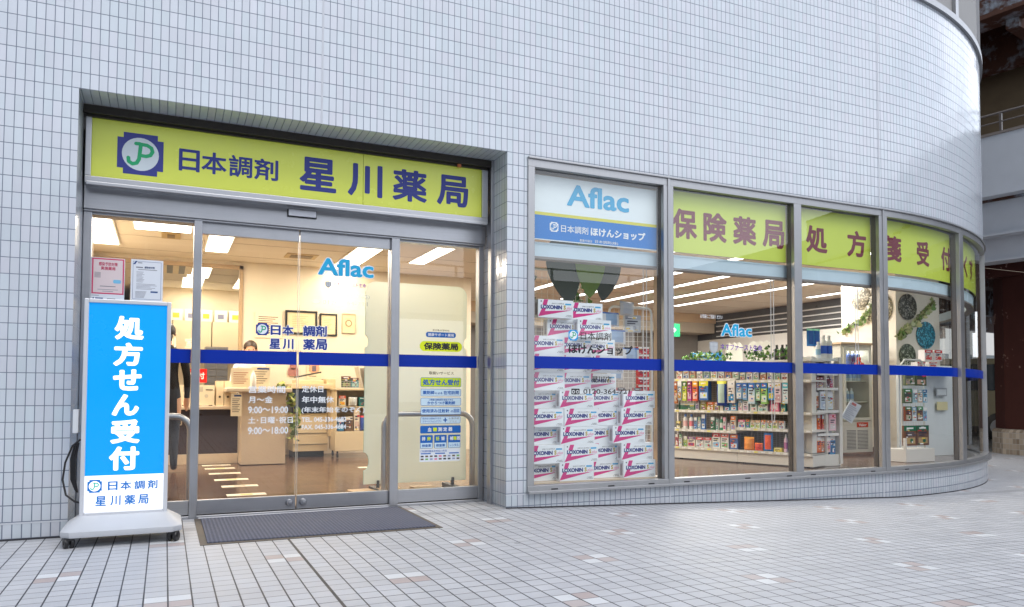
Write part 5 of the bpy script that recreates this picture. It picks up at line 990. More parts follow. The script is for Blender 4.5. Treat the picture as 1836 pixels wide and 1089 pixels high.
o = mb.build('toaster_scanner', [P(238, 222, 190), P(200, 190, 170), BLACK, P(205, 195, 175)], bevel=.006); o.name = 'counter_machine'; o.location = (-2.28, 4.5, .735); props(o, 'cream boxy machine on the reception counter under the red sign', 'machine')
mb = MB(); mb.box(-2.19, -1.965, 4.6, 4.62, 1.02, 1.185, 0); mb.text('受付', -2.165, -1.99, 1.06, 1.145, 4.598, 1, .02); mb.box(-2.09, -2.07, 4.605, 4.615, .985, 1.02, 1)
o = mb.build('red_sign', [M('sign_red', srgb(215, 25, 20), .4, var=0), PW]); o.data.transform(Matrix.Translation((2.08, -4.61, -.985))); o.location = (-2.08, 4.61, .985); props(o, 'small red reception sign with white characters', 'sign')
for k in range(2):
    mb = MB(); mb.box(0, .085, 0, .28, 0, .305, 0); mb.lathe([(.014, 0), (.014, .002)], n=14, T=Matrix.Translation((.042, 0, .11)) @ Matrix.Rotation(R_(90), 4, 'X'), m=1); o = mb.build('ring_binder', [P(235, 215, 180), P(60, 50, 45)]); o.location = (-1.86+.092*k, 4.5, .735); props(o, 'cream ring binder on the counter, the one %s' % ('next to the machine' if k == 0 else 'farther from the machine'), 'binder', 'ring binders on the reception counter')
# tall white desk
Dk = thing('standing_desk', 'tall cream desk in the middle of the pharmacy room', 'desk', (-1.33, 4.4, .03))
mb = MB(); mb.box(-1.595, -1.08, 4.17, 4.55, .035, .90); mb.build('cabinet', CREAM2, Dk, world=True, bevel=.004)
mb = MB(); mb.box(-1.78, -1.02, 4.08, 4.62, .90, .955); mb.build('worktop', CREAM2, Dk, world=True, bevel=.015, seg=3)
def notice(label, x0, x1, z0, z1, y, col=(238, 222, 190), lines=6, hdr=None, group=None, lc=(110, 90, 80)):
    mb = MB(); mb.box(x0, x1, y, y+.003, z0, z1, 0); H = z1-z0; W = x1-x0
    for k in range(lines): mb.rect(x0+W*.12, x0+W*(.85-.2*((k*7) % 3)/2), z1-H*(.25+.65*k/max(1, lines)), z1-H*(.22+.65*k/max(1, lines)), y-.001, 1)
    if hdr: mb.rect(x0+W*.3, x1-W*.05, z1-H*.13, z1-H*.05, y-.001, 2)
    o = mb.build('notice', [P(*col), P(*lc), P(*(hdr or (0, 0, 0)))]); c = Vector(((x0+x1)/2, y, z0)); o.data.transform(Matrix.Translation(-c)); o.location = c; props(o, label, 'notice', group); return o
notice('printed notice leaning on the left of the tall desk', -1.72, -1.49, .957, 1.19, 4.15, lc=(190, 110, 80)); notice('printed notice with blue heading at the right of the tall desk', -1.485, -1.27, .957, 1.21, 4.2, hdr=(40, 60, 130))
notice('paper hanging down the left side of the tall desk', -1.72, -1.60, .62, .885, 4.10, lines=8, hdr=(60, 80, 130))
mb = MB(); mb.lathe([(.032, 0), (.035, .01), (.035, .13), (.02, .17), (.012, .185), (.008, .21)], n=18); o = mb.build('sanitizer_bottle', P(245, 238, 225), smooth=True); o.location = (-1.47, 4.12, .956); props(o, 'white sanitizer bottle on the tall desk', 'bottle')
ivy('ivy trailing down the right side of the tall desk', 'ivy_plant', [(-1.18, 4.25, 1.0), (-1.05, 4.2, .92), (-1.0, 4.15, .75), (-.98, 4.12, .55), (-.985, 4.12, .35)], 110, .035, .075, seed=41, mats=[P(120, 140, 60), P(90, 110, 50), P(160, 165, 90)])
# copier
Cp = thing('photocopier', 'cream and dark photocopier against the back wall', 'photocopier', (-.6, 5.3, .03)); CC = P(222, 200, 160)
mb = MB(); mb.box(-.86, -.40, 5.05, 5.55, .11, .62, 0); mb.box(-.86, -.41, 5.04, 5.05, .35, .355, 1); mb.box(-.86, -.41, 5.04, 5.05, .20, .205, 1); mb.build('paper_drawers', [CC, BLACK], Cp, world=True, bevel=.005)
mb = MB(); mb.box(-.88, -.42, 5.02, 5.55, .62, .95); mb.build('dark_body', P(30, 45, 70), Cp, world=True, bevel=.02)
mb = MB(); mb.box(-.90, -.34, 5.0, 5.55, .95, 1.02); mb.box(-.82, -.45, 5.1, 5.5, 1.02, 1.07); mb.box(-.42, -.30, 5.05, 5.5, .3, 1.09); mb.build('scanner_lid', CC, Cp, world=True, bevel=.008)
mb = MB(); mb.box(-.84, -.44, 5.1, 5.5, .03, .11); mb.build('caster_base', BLACK, Cp, world=True)
mb = MB(); T = Matrix.Translation((-.8, 5.2, 1.075)) @ Matrix.Rotation(R_(-12), 4, 'Y'); mb.box(0, .34, 0, .22, 0, .02, 0, T=T); o = mb.build('open_document', P(70, 70, 65)); o.data.transform(Matrix.Translation((.8, -5.2, -1.075))); o.location = (-.8, 5.2, 1.10); props(o, 'dark folder lying tilted on the photocopier', 'folder')
# trolley cabinet with goods
Tr = thing('trolley_cabinet', 'cream trolley cabinet with shelves of small goods', 'cabinet', (-.15, 4.9, .03))
mb = MB(); mb.box(-.36, .25, 4.75, 5.15, .12, .38, 0); mb.box(-.36, -.34, 4.75, 5.15, .38, .93); mb.box(.23, .25, 4.75, 5.15, .38, .93); mb.box(-.34, .23, 5.13, 5.15, .38, .93); mb.box(-.38, .27, 4.73, 5.17, .93, .96); mb.build('body', CC, Tr, world=True, bevel=.004)
mb = MB(); mb.box(-.34, .23, 4.78, 5.13, .70, .715); mb.build('shelf', CC, Tr, world=True)
for x in (-.32, .2):
    for y in (4.79, 5.1):
        mb = MB(); mb.lathe([(.018, -.012), (.03, -.01), (.03, .01), (.018, .012)], n=16, T=Matrix.Translation((x, y, .062)) @ Matrix.Rotation(R_(90), 4, 'Y')); mb.box(x-.01, x+.01, y-.01, y+.01, .08, .12); mb.build('caster', BLACK, Tr, world=True)
for i, (x, z, w_, h, cols, fc, cn) in enumerate(((-.31, .72, .09, .14, [(235, 225, 205), (230, 90, 40), (240, 180, 40)], bd, 'white card with orange patch'), (-.18, .72, .11, .12, [(225, 220, 205), W1, (200, 200, 190)], po, 'white bag'), (-.04, .72, .09, .12, [(30, 110, 105), T1, (60, 140, 130)], bd, 'teal box'), (.08, .72, .1, .1, [(200, 190, 160), C1, W1], bd, 'beige box'), (-.32, .39, .08, .16, [(40, 110, 160), W1, (60, 150, 170)], bd, 'blue box'), (-.22, .39, .10, .19, [(120, 90, 60), C1, (90, 70, 50)], bd, 'brown box'), (-.10, .39, .07, .30, [(240, 225, 200), (225, 200, 170), (220, 190, 170)], bd, 'tall cream leaflet'), (-.02, .39, .1, .2, [(40, 60, 150), R1, (60, 90, 170)], po, 'blue pouch'), (.09, .39, .12, .18, [(190, 40, 50), W1, (160, 40, 60)], bd, 'red box'))):
    packet('%s in the trolley cabinet' % cn, 'pack', x, 4.78, z, w_, h, .08, cols, 'small goods in the trolley cabinet', face=fc, name='small_pack')
mb = MB(); mb.box(-.28, .0, 4.80, 5.05, .965, .97)
for k in range(8): x = -.28+.04*k; mb.box(x-.0015, x+.0015, 4.797, 4.80, .965, 1.05)
for z in (.99, 1.02, 1.05): mb.box(-.28, .0, 4.796, 4.80, z, z+.003)
o = mb.build('wire_basket', P(200, 190, 190)); o.data.transform(Matrix.Translation((.14, -4.9, -.965))); o.location = (-.14, 4.9, .965); props(o, 'wire basket on the trolley cabinet', 'basket')
for x, w_, h, cols, cn in ((-.26, .12, .15, [(60, 80, 60), (110, 60, 50), (140, 150, 90)], 'dark green'), (-.13, .1, .13, [(60, 130, 140), (90, 50, 40), (150, 190, 180)], 'teal')): packet('%s packet standing in the wire basket' % cn, 'packet', x, 4.85, .972, w_, h, .05, cols, name='basket_packet')
for k in range(4):
    mb = MB(); T = Matrix.Translation((.04+.045*k, 4.9, .962)) @ Matrix.Rotation(R_(-14+6*k), 4, 'Y'); mb.box(0, .012, 0, .22, 0, .30-.02*k, T=T); o = mb.build('magazine', P(*[(200, 190, 170), (150, 140, 130), (215, 205, 190), (120, 115, 105)][k])); o.data.transform(Matrix.Translation((-.04-.045*k, -4.9, -.962))); o.location = (.04+.045*k, 4.9, .962); props(o, 'upright magazine on the trolley cabinet, %s from the wire basket' % nth(k+1), 'magazine', 'magazines leaning on the trolley cabinet')
# certificates and notices on the back wall
YB5 = 5.575
def frame(label, x0, x1, z0, z1, t, fm, inner):
    T = thing('framed_certificate', label, 'certificate', ((x0+x1)/2, YB5, z0), group='framed certificates on the back wall'); mb = MB()
    mb.box(x0, x1, YB5, YB5+.02, z0, z0+t); mb.box(x0, x1, YB5, YB5+.02, z1-t, z1); mb.box(x0, x0+t, YB5, YB5+.02, z0+t, z1-t); mb.box(x1-t, x1, YB5, YB5+.02, z0+t, z1-t); mb.build('frame', fm, T, world=True)
    mb = MB(); mb.box(x0+t, x1-t, YB5+.012, YB5+.018, z0+t, z1-t, 0); W = x1-x0
    for k in range(7): mb.rect(x0+W*.22, x0+W*(.72-.08*(k % 3)), z1-(z1-z0)*(.25+.075*k), z1-(z1-z0)*(.24+.075*k), YB5+.0105, 1)
    if inner: mb.poly(circ((x0+x1)/2, (z0+z1)/2, .05, 24), YB5+.0105, 1); mb.poly(circ((x0+x1)/2, (z0+z1)/2, .035, 24), YB5+.0095, 0)
    mb.build('paper', [P(225, 205, 160), P(150, 125, 85)], T, world=True)
frame('large certificate in black frame behind the sliding doors', -.91, -.465, 1.722, 2.06, .028, BLACK, False); frame('narrower certificate in black frame right of the large one', -.431, -.183, 1.715, 2.035, .022, BLACK, False); frame('certificate with round emblem in a thin silver frame', -.113, .084, 1.766, 2.05, .008, P(190, 170, 140), True)
o = notice('printed name notice left of the large certificate', -1.312, -.95, 1.66, 2.04, YB5+.01, lines=9); notice('white notice with round pink picture above the photocopier', -.60, -.40, 1.02, 1.36, YB5+.01, (235, 215, 180), 3, group=None)
mb = MB(); mb.poly(circ(-.50, 1.24, .075, 24), YB5+.006, 0); mb.rect(-.53, -.47, 1.20, 1.28, YB5+.005, 1); mb.poly(circ(-.79, 1.27, .05, 16), YB5+.006, 2); mb.rect(-.86, -.72, 1.13, 1.24, YB5+.006, 2, r=.02); mb.text('送信できます', -.88, -.68, 1.44, 1.50, YB5+.006, 3, .01)
o = mb.build('wall_poster_print', [P(230, 165, 130), P(110, 100, 110), P(165, 110, 100), P(120, 110, 100)]); props(o, 'poster prints with purple hand and pink circle above the photocopier', 'poster')
mb = MB(); mb.text('剤', -2.46, -2.31, 1.49, 1.62, 5.55, 0, .02); mb.text('室', -2.20, -2.05, 1.49, 1.62, 5.55, 0, .02); mb.text('調', -2.72, -2.57, 1.49, 1.62, 5.55, 0, .02)
o = decal('glass_lettering', 'cream lettering on the dispensary hatch glass', 'glass lettering', -2.4, 5.55, 1.49, mb, [P(240, 230, 205)])
# dispensary beyond the hatch
mb = MB(); mb.box(-3.0, 1.8, 8.9, 9.0, .03, 2.7); mb.build('dispensary_wall', CREAM, B)
Cb = thing('wall_cabinet', 'cream wall cabinets deep inside the dispensary', 'cabinet', (-2.0, 8.7, 1.5))
for k in range(5):
    mb = MB(); mb.box(-2.95+.62*k, -2.345+.62*k, 8.5, 8.9, 1.62, 2.1); mb.build('cabinet_door', P(222, 206, 170), Cb, world=True, bevel=.004)
for k in range(7):
    mb = MB(); mb.box(0, .20, 0, .25, 0, .20, 0); mb.rect(.05, .15, .05, .13, -.002, 1); o = mb.build('storage_box', [P(240, 232, 210), P(215, 190, 60) if k % 2 else P(130, 130, 150)]); o.location = (-2.62+.235*k, 8.5, 2.102); props(o, 'white storage box on the dispensary cabinets, %s from the left' % nth(k+1), 'storage box', 'storage boxes on the dispensary cabinets')
for k, x in enumerate((-2.62, -1.86)):
    T = thing('drawer_chest', 'grey chest of small drawers in the dispensary, the %s one' % ('left' if k == 0 else 'right'), 'drawer chest', (x, 7.6, .9), group='drawer chests in the dispensary'); mb = MB(); mb.box(x, x+.34, 7.5, 7.8, .9, 1.62); mb.build('carcass', P(150, 145, 140), T, world=True)
    for i in range(6):
        for j in range(2): mb = MB(); mb.box(x+.01+.165*j, x+.165+.165*j, 7.485, 7.5, .92+.115*i, 1.02+.115*i); mb.build('drawer', P(120, 122, 128), T, world=True)
mb = MB(); mb.box(-3.0, -1.2, 7.4, 8.0, .03, .9); o = mb.build('dispensary_bench', P(215, 200, 170)); props(o, 'cream bench under the grey drawer chests', 'bench')
# ------------------------------------------------------------------ people
def person(name, label, joints, radii, edges, hair, parts, skin, cloth_m, loc, rz=0):
    pass
def skinned(name, verts, edges, radii, mats, parent=None, sub=1):
    me = bpy.data.meshes.new(name); me.from_pydata(verts, edges, []); o = bpy.data.objects.new(name, me); sc.collection.objects.link(o)
    m = o.modifiers.new('skin', 'SKIN'); 
    for i, r in enumerate(radii): me.skin_vertices[0].data[i].radius = r if isinstance(r, tuple) else (r, r)
    me.skin_vertices[0].data[0].use_root = True
    s_ = o.modifiers.new('sub', 'SUBSURF'); s_.levels = sub; s_.render_levels = sub; m.use_smooth_shade = True
    dg = bpy.context.evaluated_depsgraph_get(); me2 = bpy.data.meshes.new_from_object(o.evaluated_get(dg)); bpy.data.objects.remove(o); o2 = bpy.data.objects.new(name, me2); sc.collection.objects.link(o2)
    for mt in mats: me2.materials.append(mt)
    me2.polygons.foreach_set('use_smooth', [True]*len(me2.polygons))
    if parent is not None: o2.parent = parent
    return o2
SKIN = M('skin', srgb(222, 176, 145), .5, var=.03); HAIR = M('hair_dark', (.02, .014, .012), .45); HAIRB = M('hair_brown', (.05, .03, .02), .45)
def figure(label, loc, rz, seated, clothes, trousers, hairm, h=1.62, arms='down'):
    k = h/1.62; hipz = .50 if seated else .86
    V = []; E = []; Rr = []
    def v(x, y, z, r): V.append((x*k, y*k, z*k if not seated else z*k)); Rr.append(r if isinstance(r, tuple) else r); return len(V)-1
    d = hipz
    pel = v(0, 0, d, (.145, .11)); wa = v(0, .01, d+.17, (.125, .09)); ch = v(0, 0, d+.36, (.15, .10)); nk0 = v(0, .0, d+.50, (.085, .065)); nk = v(0, -.01, d+.555, .048); hd = v(0, -.015, d+.625, (.068, .08)); tp = v(0, -.01, d+.70, (.066, .082)); cr = v(0, 0, d+.745, .04)
    for a, b in ((pel, wa), (wa, ch), (ch, nk0), (nk0, nk), (nk, hd), (hd, tp), (tp, cr)): E.append((a, b))
    for s_ in (-1, 1):
        sh = v(s_*.165, 0, d+.44, .058)
        if arms == 'down': el = v(s_*.21, .01, d+.18, .042); wr = v(s_*.215, -.05, d-.04, .03); ha = v(s_*.213, -.065, d-.12, (.022, .038)); f1 = [v(s_*(.205+.004*q), -.045-.02*q, d-.20+.006*abs(q-1), .009) for q in range(4)]
        else: el = v(s_*.22, -.10, d+.19, .042); wr = v(s_*.15, -.33, d+.22, .03); ha = v(s_*.13, -.41, d+.22, (.038, .02)); f1 = [v(s_*(.10+.018*q), -.49, d+.205, .009) for q in range(4)]
        th = v(V[ha][0]/k-s_*.03, V[ha][1]/k-.03, V[ha][2]/k-.02, .010)
        E.extend([(ch, sh), (sh, el), (el, wr), (wr, ha), (ha, th)]+[(ha, q) for q in f1])
        hp = v(s_*.085, 0, d-.04, .088)
        if seated: kn = v(s_*.10, -.42, d-.02, .062); an = v(s_*.10, -.44, .10, .04); to = v(s_*.10, -.58, .04, .035)
        else: kn = v(s_*.09, -.01, .47, .06); an = v(s_*.09, .02, .10, .04); to = v(s_*.095, -.13, .035, .036)
        E.extend([(pel, hp), (hp, kn), (kn, an), (an, to)])
    P0 = skinned('person', V, E, Rr, [SKIN, clothes, trousers, BLACK], None, 2); P0.location = loc; P0.rotation_euler = (0, 0, rz)
    for p in P0.data.polygons:
        c = p.center/k; z = c.z; ax = abs(c.x)
        if c.z > d+.515: m_ = 0
        elif ax > .11 and ((arms == 'down' and z < d-.05 and z > d-.26 and not seated) or (arms != 'down' and c.y < -.34 and z > d+.1)): m_ = 0
        elif z < .075: m_ = 3
        elif z < d+.06 and (not seated or ax < .2): m_ = 2
        else: m_ = 1
        p.material_index = m_
    props(P0, label, 'person')
    # hair cap with fringe, nose, eyes, mouth, ears
    hz = (d+.675)*k; mb = MB(); vs = []; n, m2 = 18, 9
    for i in range(m2+1):
        ph = math.pi*.62*i/m2
        for j in range(n):
            a = 2*math.pi*j/n; front = max(0, -math.sin(a)); lim = ph*(1-.42*front)
            vs.append((.088*k*math.sin(lim)*math.cos(a), (.012+.105*math.sin(lim)*math.sin(a))*k, hz+.098*k*math.cos(lim)))
    mb.add(vs, [(i*n+j, (i+1)*n+j, (i+1)*n+(j+1) % n, i*n+(j+1) % n) for i in range(m2) for j in range(n)])
    mb.lathe([(.05*k, -.05*k), (.06*k, 0), (.045*k, .03*k)], c=(0, .06*k, hz-.06*k), n=12); mb.build('hair', hairm, P0, smooth=True)
    fz = hz-.03*k; mb = MB()
    mb.add([(0, -.118*k, fz-.02*k), (.012*k, -.098*k, fz-.022*k), (0, -.098*k, fz+.018*k), (-.012*k, -.098*k, fz-.022*k)], [(0, 1, 2), (0, 2, 3), (0, 3, 1)], 0)
    for s_ in (-1, 1): mb.lathe([(.001, -.02*k), (.012*k, -.01*k), (.014*k, .01*k), (.001, .02*k)], c=(s_*.078*k, .0, fz), n=8, m=0)
    mb.build('nose_and_ears', SKIN, P0)
    mb = MB()
    for s_ in (-1, 1): mb.poly([(s_*.028*k+.010*k*math.cos(t), fz+.022*k+.005*k*math.sin(t)) for t in [2*math.pi*q/8 for q in range(8)]], -.101*k)
    mb.poly([(-.018*k, fz-.045*k), (.018*k, fz-.045*k), (.014*k, fz-.052*k), (-.014*k, fz-.052*k)], -.098*k); mb.build('eyes_and_mouth', M('eye_dark', (.05, .02, .02), .4), P0)
    return P0
figure('person in black clothes standing at the reception counter', (-2.42, 3.65, .03), R_(180), False, M('black_coat', (.012, .012, .014), .8), M('dark_trousers', (.03, .035, .05), .8), HAIR, 1.62)
fg = figure('person with brown hair seated behind the tall desk', (-1.42, 5.3, .34), 0, True, M('white_coat', (.75, .74, .72), .8), M('grey_trousers', (.1, .1, .12), .8), HAIRB, 1.62, 'front'); fg.rotation_euler = (R_(13), 0, 0)
mb = MB(); mb.box(-1.62, -1.22, 5.1, 5.45, .68, .74, 0); mb.tube([(-1.42, 5.1, .05), (-1.42, 5.1, .68)], .03, 10, 1); mb.lathe([(.25, .0), (.22, .03)], c=(-1.42, 5.1, .03), n=16, m=1); o = mb.build('stool', [P(60, 60, 70), BLACK]); o.data.transform(Matrix.Translation((1.42, -5.1, -.03))); o.location = (-1.42, 5.1, .03); props(o, 'dark stool under the seated person', 'stool')
# ------------------------------------------------------------------ ceiling lights, vents
LW = (1, .88, .73); LN = (1, .96, .90)
EM_W = lamp_mat('lamp_diffuser_warm', (1, .93, .80), 3.2); EM_N = lamp_mat('lamp_diffuser_neutral', (1, .97, .92), 3.0)
def panel(label, x0, x1, y0, y1, em, e, col, group):
    T = thing('ceiling_light', label, 'ceiling light', ((x0+x1)/2, (y0+y1)/2, 2.69), group=group)
    mb = MB(); mb.box(x0-.02, x1+.02, y0-.02, y1+.02, 2.686, 2.694); mb.build('housing', P(235, 230, 220), T, world=True)
    mb = MB(); mb.box(x0, x1, y0, y1, 2.679, 2.686); mb.build('diffuser', em, T, world=True)
    area('lamp_light', ((x0+x1)/2, (y0+y1)/2, 2.672), x1-x0, y1-y0, e, col)
GW, GN_ = 'square ceiling lights in the pharmacy room', 'long ceiling lights in the shop'
for lab, a in (('wide glowing ceiling light at the left edge of the pharmacy room', (-3.3, -2.97, 3.2, 4.86)), ('glowing ceiling light seen above the white notice', (-2.76, -2.2, 3.24, 3.76)), ('glowing ceiling light above the opening hours lettering', (-2.0, -1.74, 3.76, 4.85)), ('glowing ceiling light behind the light blue word', (-.30, .0, 3.5, 6.3-.75)), ('glowing ceiling light above the frosted screen', (.59, .80, 1.7, 4.6))):
    panel(lab, a[0], a[1], a[2], a[3], EM_W, 27, LW, GW)
panel('small added ceiling light just inside the sliding doors, out of view', -.95, -.35, .70, 1.0, EM_W, 16, LW, GW)  # added lamp, out of view, brightens the front of the frosted screen
for lab, a in (('ceiling light in the dispensary nearer the hatch', (-2.15, -1.85, 5.95, 7.3)), ('ceiling light in the dispensary farther from the hatch', (-2.2, -1.9, 7.4, 8.6)), ('ceiling light at the right side of the dispensary', (-1.4, -1.1, 7.0, 8.4))): panel(lab, *a, EM_W, 13, LW, 'ceiling lights in the dispensary')
for i, x in enumerate((1.9, 3.3, 4.4, 5.28, 6.15, 7.0)):
    for j, (y0, y1) in enumerate(((2.3 if i < 3 else 2.9, 4.8), (4.9, 7.2))):
        if i == 0 and j: continue
        panel('long ceiling light, line %s from the pharmacy side, %s half' % (nth(i+1), 'window' if j == 0 else 'inner'), x-.06, x+.06, y0, y1, EM_N, 34, LN, GN_)
panel('long ceiling light close behind the third and bowed windows', 5.6, 5.72, .9, 2.0, EM_N, 8, LN, GN_); panel('long ceiling light beyond the square pillar', 8.3, 8.42, 3.4, 5.0, EM_N, 12, LN, GN_); panel('long ceiling light near the stacked cartons', 2.6, 2.72, .8, 2.0, EM_N, 6, LN, GN_)
for lab, x0, x1, y0, y1 in (('oval ceiling vent in the middle of the pharmacy room', -1.03, -.63, 4.6, 4.95), ('narrow ceiling vent left of the mullion', -2.5, -2.3, 3.9, 4.25)):
    T = thing('ceiling_vent', lab, 'ceiling vent', ((x0+x1)/2, (y0+y1)/2, 2.69)); mb = MB(); mb.box(x0, x1, y0, y1, 2.69, 2.698); mb.build('cover', P(190, 160, 100), T, world=True); mb = MB(); mb.box(x0+.06, x1-.06, y0+.08, y1-.08, 2.684, 2.69); mb.build('grille', P(120, 95, 50), T, world=True)
T = thing('air_conditioner', 'ceiling air conditioner with two dark slots in the dispensary', 'air conditioner', (-2.28, 6.5, 2.69)); mb = MB(); mb.box(-2.55, -2.1, 6.0, 7.0, 2.675, 2.698); mb.build('panel', P(225, 205, 165), T, world=True)
for x in (-2.44, -2.28): mb = MB(); mb.box(x, x+.08, 6.05, 6.95, 2.67, 2.6755); mb.build('slot', P(60, 50, 35), T, world=True)
# ------------------------------------------------------------------ VIADUCT and what lies to the right
CONC = M('viaduct_concrete', (.56, .59, .63), .75, var=.08, scale=3); RUST = None
g = NG('rusty_steel'); n1 = g.noise(g.pos(), 2.2, 8, .65); n2_ = g.noise(g.pos(), 14, 6, .6); f = g.math('MULTIPLY_ADD', n1, 6, -3.1, clamp=True)
g.nt.links.new(g.mix(f, g.mix(n2_, (.035, .012, .008, 1), (.10, .035, .015, 1)), (.30, .36, .42, 1)), g.b.inputs['Base Color']); g.b.inputs['Roughness'].default_value = .8; g.bump(n2_, .5, .01); RUST = g.mat
g = NG('maroon_paint'); n1 = g.noise(g.pos(), 5, 6, .6); ch_ = g.math('GREATER_THAN', g.noise(g.pos(), 3.1, 8, .7), .63)
g.nt.links.new(g.mix(ch_, g.mix(n1, (.032, .008, .006, 1), (.05, .014, .011, 1)), (.16, .10, .085, 1)), g.b.inputs['Base Color']); g.b.inputs['Roughness'].default_value = .7; g.b.inputs['Specular IOR Level'].default_value = .2; MAROON = g.mat
VR = R_(10.3)
V_ = thing('rail_viaduct', 'pale concrete and rusty steel viaduct beyond the curved corner', 'viaduct', (11.0, 3.0, -.2), VR)
def vb(name, boxes, mat, bevel=0):
    mb = MB()
    for b in boxes: mb.box(*b[:6], b[6] if len(b) > 6 else 0)
    return mb.build(name, mat, V_, bevel=bevel)
vb('parapet', [(0, .25, -13, 22, 4.66, 5.74)], CONC); vb('upper_girder', [(.32, .5, -13, 22, 4.02, 4.62), (.2, .5, -13, 22, 3.98, 4.02)], CONC); vb('lower_girder', [(.5, .7, -13, 22, 3.58, 3.98), (.4, .8, -13, 22, 3.54, 3.58)], CONC)
vb('deck_slab', [(.25, 22, -13, 22, 4.62, 4.80)], RUST); vb('cross_beam', [(.8, 22, y, y+.3, 3.7, 4.62) for y in (-12, -9, -6.5, -3.5, -.5, 2.5, 5.5, 8.5, 11.5, 14.5)], RUST)
mb = MB()
for z in (6.0, 6.16): mb.tube([(.12, -6, z), (.12, 22, z)], .022 if z > 6.1 else .014, 8)
for k in range(18): mb.box(.10, .14, -5.9+1.5*k, -5.86+1.5*k, 5.74, 6.16)
mb.build('railing', M('rail_bronze', (.16, .14, .13), .4, .5), V_)
vb('coping', [(-.02, .27, -13, 22, 5.74, 5.79)], M('coping_brown', (.22, .19, .17), .7))
vb('inner_wall', [(6.4, 6.6, 1.5, 22, 4.8, 10.4)], M('weathered_board', (.16, .12, .07), .8, var=.25, scale=3))
vb('upper_girder_rusty', [(2.6, 7, 0, 22, 10.3, 10.7), (3.0, 3.25, 0, 22, 9.3, 10.3), (2.8, 3.45, 0, 22, 9.2, 9.3), (5.4, 5.6, 0, 22, 9.0, 10.3)]+[(3.25, 7, y, y+.25, 9.0, 10.3) for y in (1, 4, 7, 10)], RUST)
mb = MB()
for k in range(150):
    mb.lathe([(.035, 0), (.025, .025), (.005, .03)], n=8, T=Matrix.Translation((3.0, .2+.12*k, 10.0-.35*(k % 2))) @ Matrix.Rotation(R_(-90), 4, 'Y'))
mb.build('rivet_row', RUST, V_)
for y in (.08, -9.5, 9.5):
    mb = MB(); mb.lathe([(.78, .42), (.78, 4.0)], c=(1.58, y, 0), n=12); mb.box(.8, 2.4, y-.75, y+.75, 3.3, 3.6); mb.build('steel_column', MAROON, V_)
g = NG('mosaic_plinth_tile'); s = g.sep(g.coord('Object')); ax = g.math('ADD', s[1], s[0]); a1 = g.math('DIVIDE', g.math('ADD', ax, 30.), .08); a2 = g.math('DIVIDE', g.math('ADD', s[2], 30.), .10)
jn = g.math('LESS_THAN', g.math('MINIMUM', g.math('PINGPONG', a1, .5), g.math('PINGPONG', a2, .5)), .05); wn = g.white(g.comb(g.math('FLOOR', a1), g.math('FLOOR', a2), 0))
g.nt.links.new(g.mix(jn, g.mix(wn[0], (.16, .12, .085, 1), (.36, .31, .25, 1)), (.30, .29, .27, 1)), g.b.inputs['Base Color']); g.b.inputs['Roughness'].default_value = .5; PLT = g.mat
for y in (.08, -9.5, 9.5):
    mb = MB(); mb.lathe([(.84, 0), (.84, .42), (.82, .46), (.78, .47)], c=(1.58, y, 0), n=12); mb.build('tiled_plinth', PLT, V_)
# parked van glimpsed between corner and column, far building
Vn = thing('parked_van', 'beige van glimpsed between the curved corner and the maroon column', 'van', (15.3, 7.7, -.2), R_(-56.8)); VB = P(205, 195, 160)
mb = MB(); o_ = [(-2.3, .35), (2.3, .35), (2.35, .9), (2.1, 1.15), (1.7, 1.95), (-2.2, 2.0), (-2.35, 1.0)]; mb.prism(o_, -.85, .85); mb.build('body', VB, Vn, bevel=.05)
mb = MB(); mb.prism([(-2.1, 1.2), (1.75, 1.2), (1.5, 1.82), (-2.05, 1.85)], -.87, -.86); mb.build('side_window', M('van_glass', (.03, .05, .06), .05), Vn)
for x in (-1.5, 1.45):
    for y in (-.8, .8):
        T = Matrix.Translation((x, y, .34)) @ Matrix.Rotation(R_(90), 4, 'X'); wl = MB(); wl.lathe([(.25, -.11), (.34, -.09), (.34, .09), (.25, .11)], n=24, T=T); wh = wl.build('wheel', BLACK, Vn, smooth=True)
        mb = MB(); mb.lathe([(.2, -.115), (.2, .115)], n=16, T=T); mb.build('rim', STEEL, wh)
mb = MB(); mb.box(-1.1, -.7, -.875, -.87, .75, .95, 0); mb.build('emblem_plate', P(150, 150, 145), Vn)
Fb = thing('far_building', 'white building far beyond the viaduct', 'building', (24, 26, -.2))
mb = MB(); mb.box(15, 62, 26, 34, -.2, 5.6); mb.build('wall', P(190, 188, 182), Fb, world=True)
for k in range(20): mb = MB(); mb.box(16+2.2*k, 17.4+2.2*k, 25.95, 26, 2.4, 3.4); mb.build('window', M('van_glass', (.03, .05, .06)), Fb, world=True)
mb = MB(); mb.box(14.8, 62.2, 25.8, 34, 5.6, 5.9); mb.build('roof_edge', P(180, 180, 180), Fb, world=True)
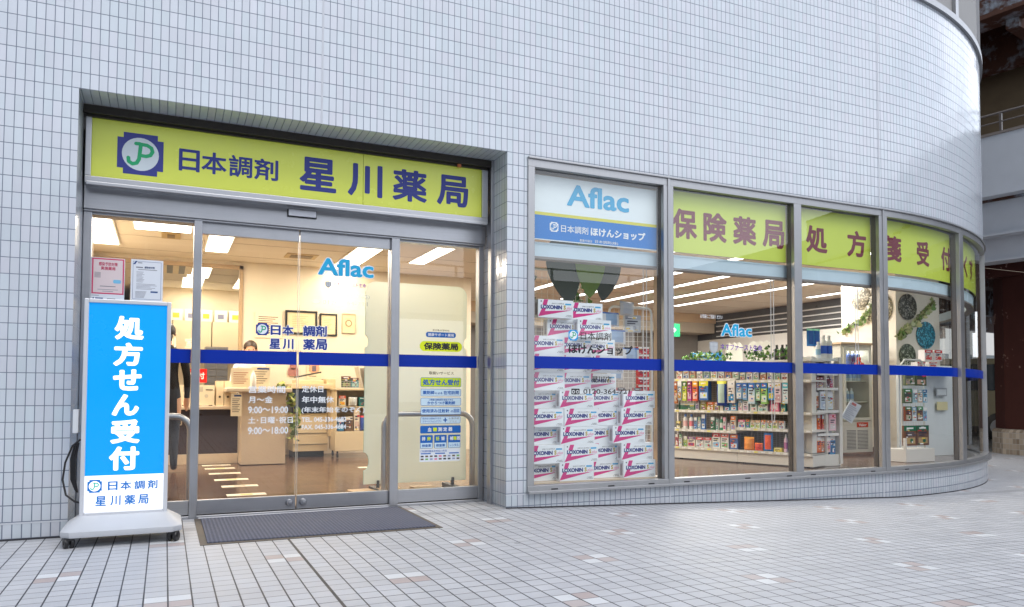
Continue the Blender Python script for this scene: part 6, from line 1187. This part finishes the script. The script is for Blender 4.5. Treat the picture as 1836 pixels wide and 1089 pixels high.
Gb = thing('garage_wall', 'dark shuttered wall under the viaduct', 'wall', (22, 14, -.2)); mb = MB(); mb.box(19, 19.3, -20, 16, -.2, 1.9)
mb.build('shutter', M('dark_shutter', (.03, .025, .025), .7), Gb, world=True)
# ------------------------------------------------------------------ across the street (what the window panes and glazed tiles mirror)
Ob = thing('opposite_building', 'pale building with rows of windows across the street', 'building', (-4, -24, 0))
mb = MB(); mb.box(-26, 6, -32, -24, 0, 7.5); mb.build('wall', M('opp_render', (.24, .23, .21), .8), Ob, world=True)
for k in range(12):
    for z in (1.0, 4.2): mb = MB(); mb.box(-25+2.5*k, -23.5+2.5*k, -24.03, -24, z, z+1.7); mb.build('window', M('opp_glass', (.05, .06, .08), .08), Ob, world=True)
Fw = thing('footbridge', 'raised footbridge with railings across the street', 'footbridge', (8, -17, 0))
mb = MB(); mb.box(-6, 34, -18.5, -16.5, 3.4, 3.9); mb.box(-6, 34, -16.6, -16.5, 3.9, 4.6); mb.build('deck', M('bridge_grey', (.30, .32, .33), .7), Fw, world=True)
mb = MB()
for z in (4.95,): mb.box(-6, 34, -16.53, -16.48, z, z+.05)
for k in range(14): mb.box(-6+3*k, -5.92+3*k, -16.53, -16.48, 3.9, 5.0)
mb.build('railing', M('bridge_rail', (.45, .47, .48), .5), Fw, world=True)
for x in (-3, 7, 17, 27): mb = MB(); mb.box(x, x+.7, -18.2, -16.8, 0, 3.4); mb.build('pier', M('bridge_grey', (.3, .32, .33)), Fw, world=True)
Rb = thing('added_block', 'added grey block beyond the viaduct, mirrored in the bowed window', 'building', (34, -20, -.2))  # added out of view to darken what the bowed window mirrors
mb = MB(); mb.box(32, 40, -46, 6, -.2, 10); mb.build('wall', M('added_block_grey', (.20, .21, .20), .8, var=.15, scale=1), Rb, world=True)
for k in range(14):
    for z in (1.2, 4.2, 7.0): mb = MB(); mb.box(31.95, 32, -45+3.6*k, -42.6+3.6*k, z, z+1.6); mb.build('window', M('opp_glass', (.05, .06, .08), .08), Rb, world=True)
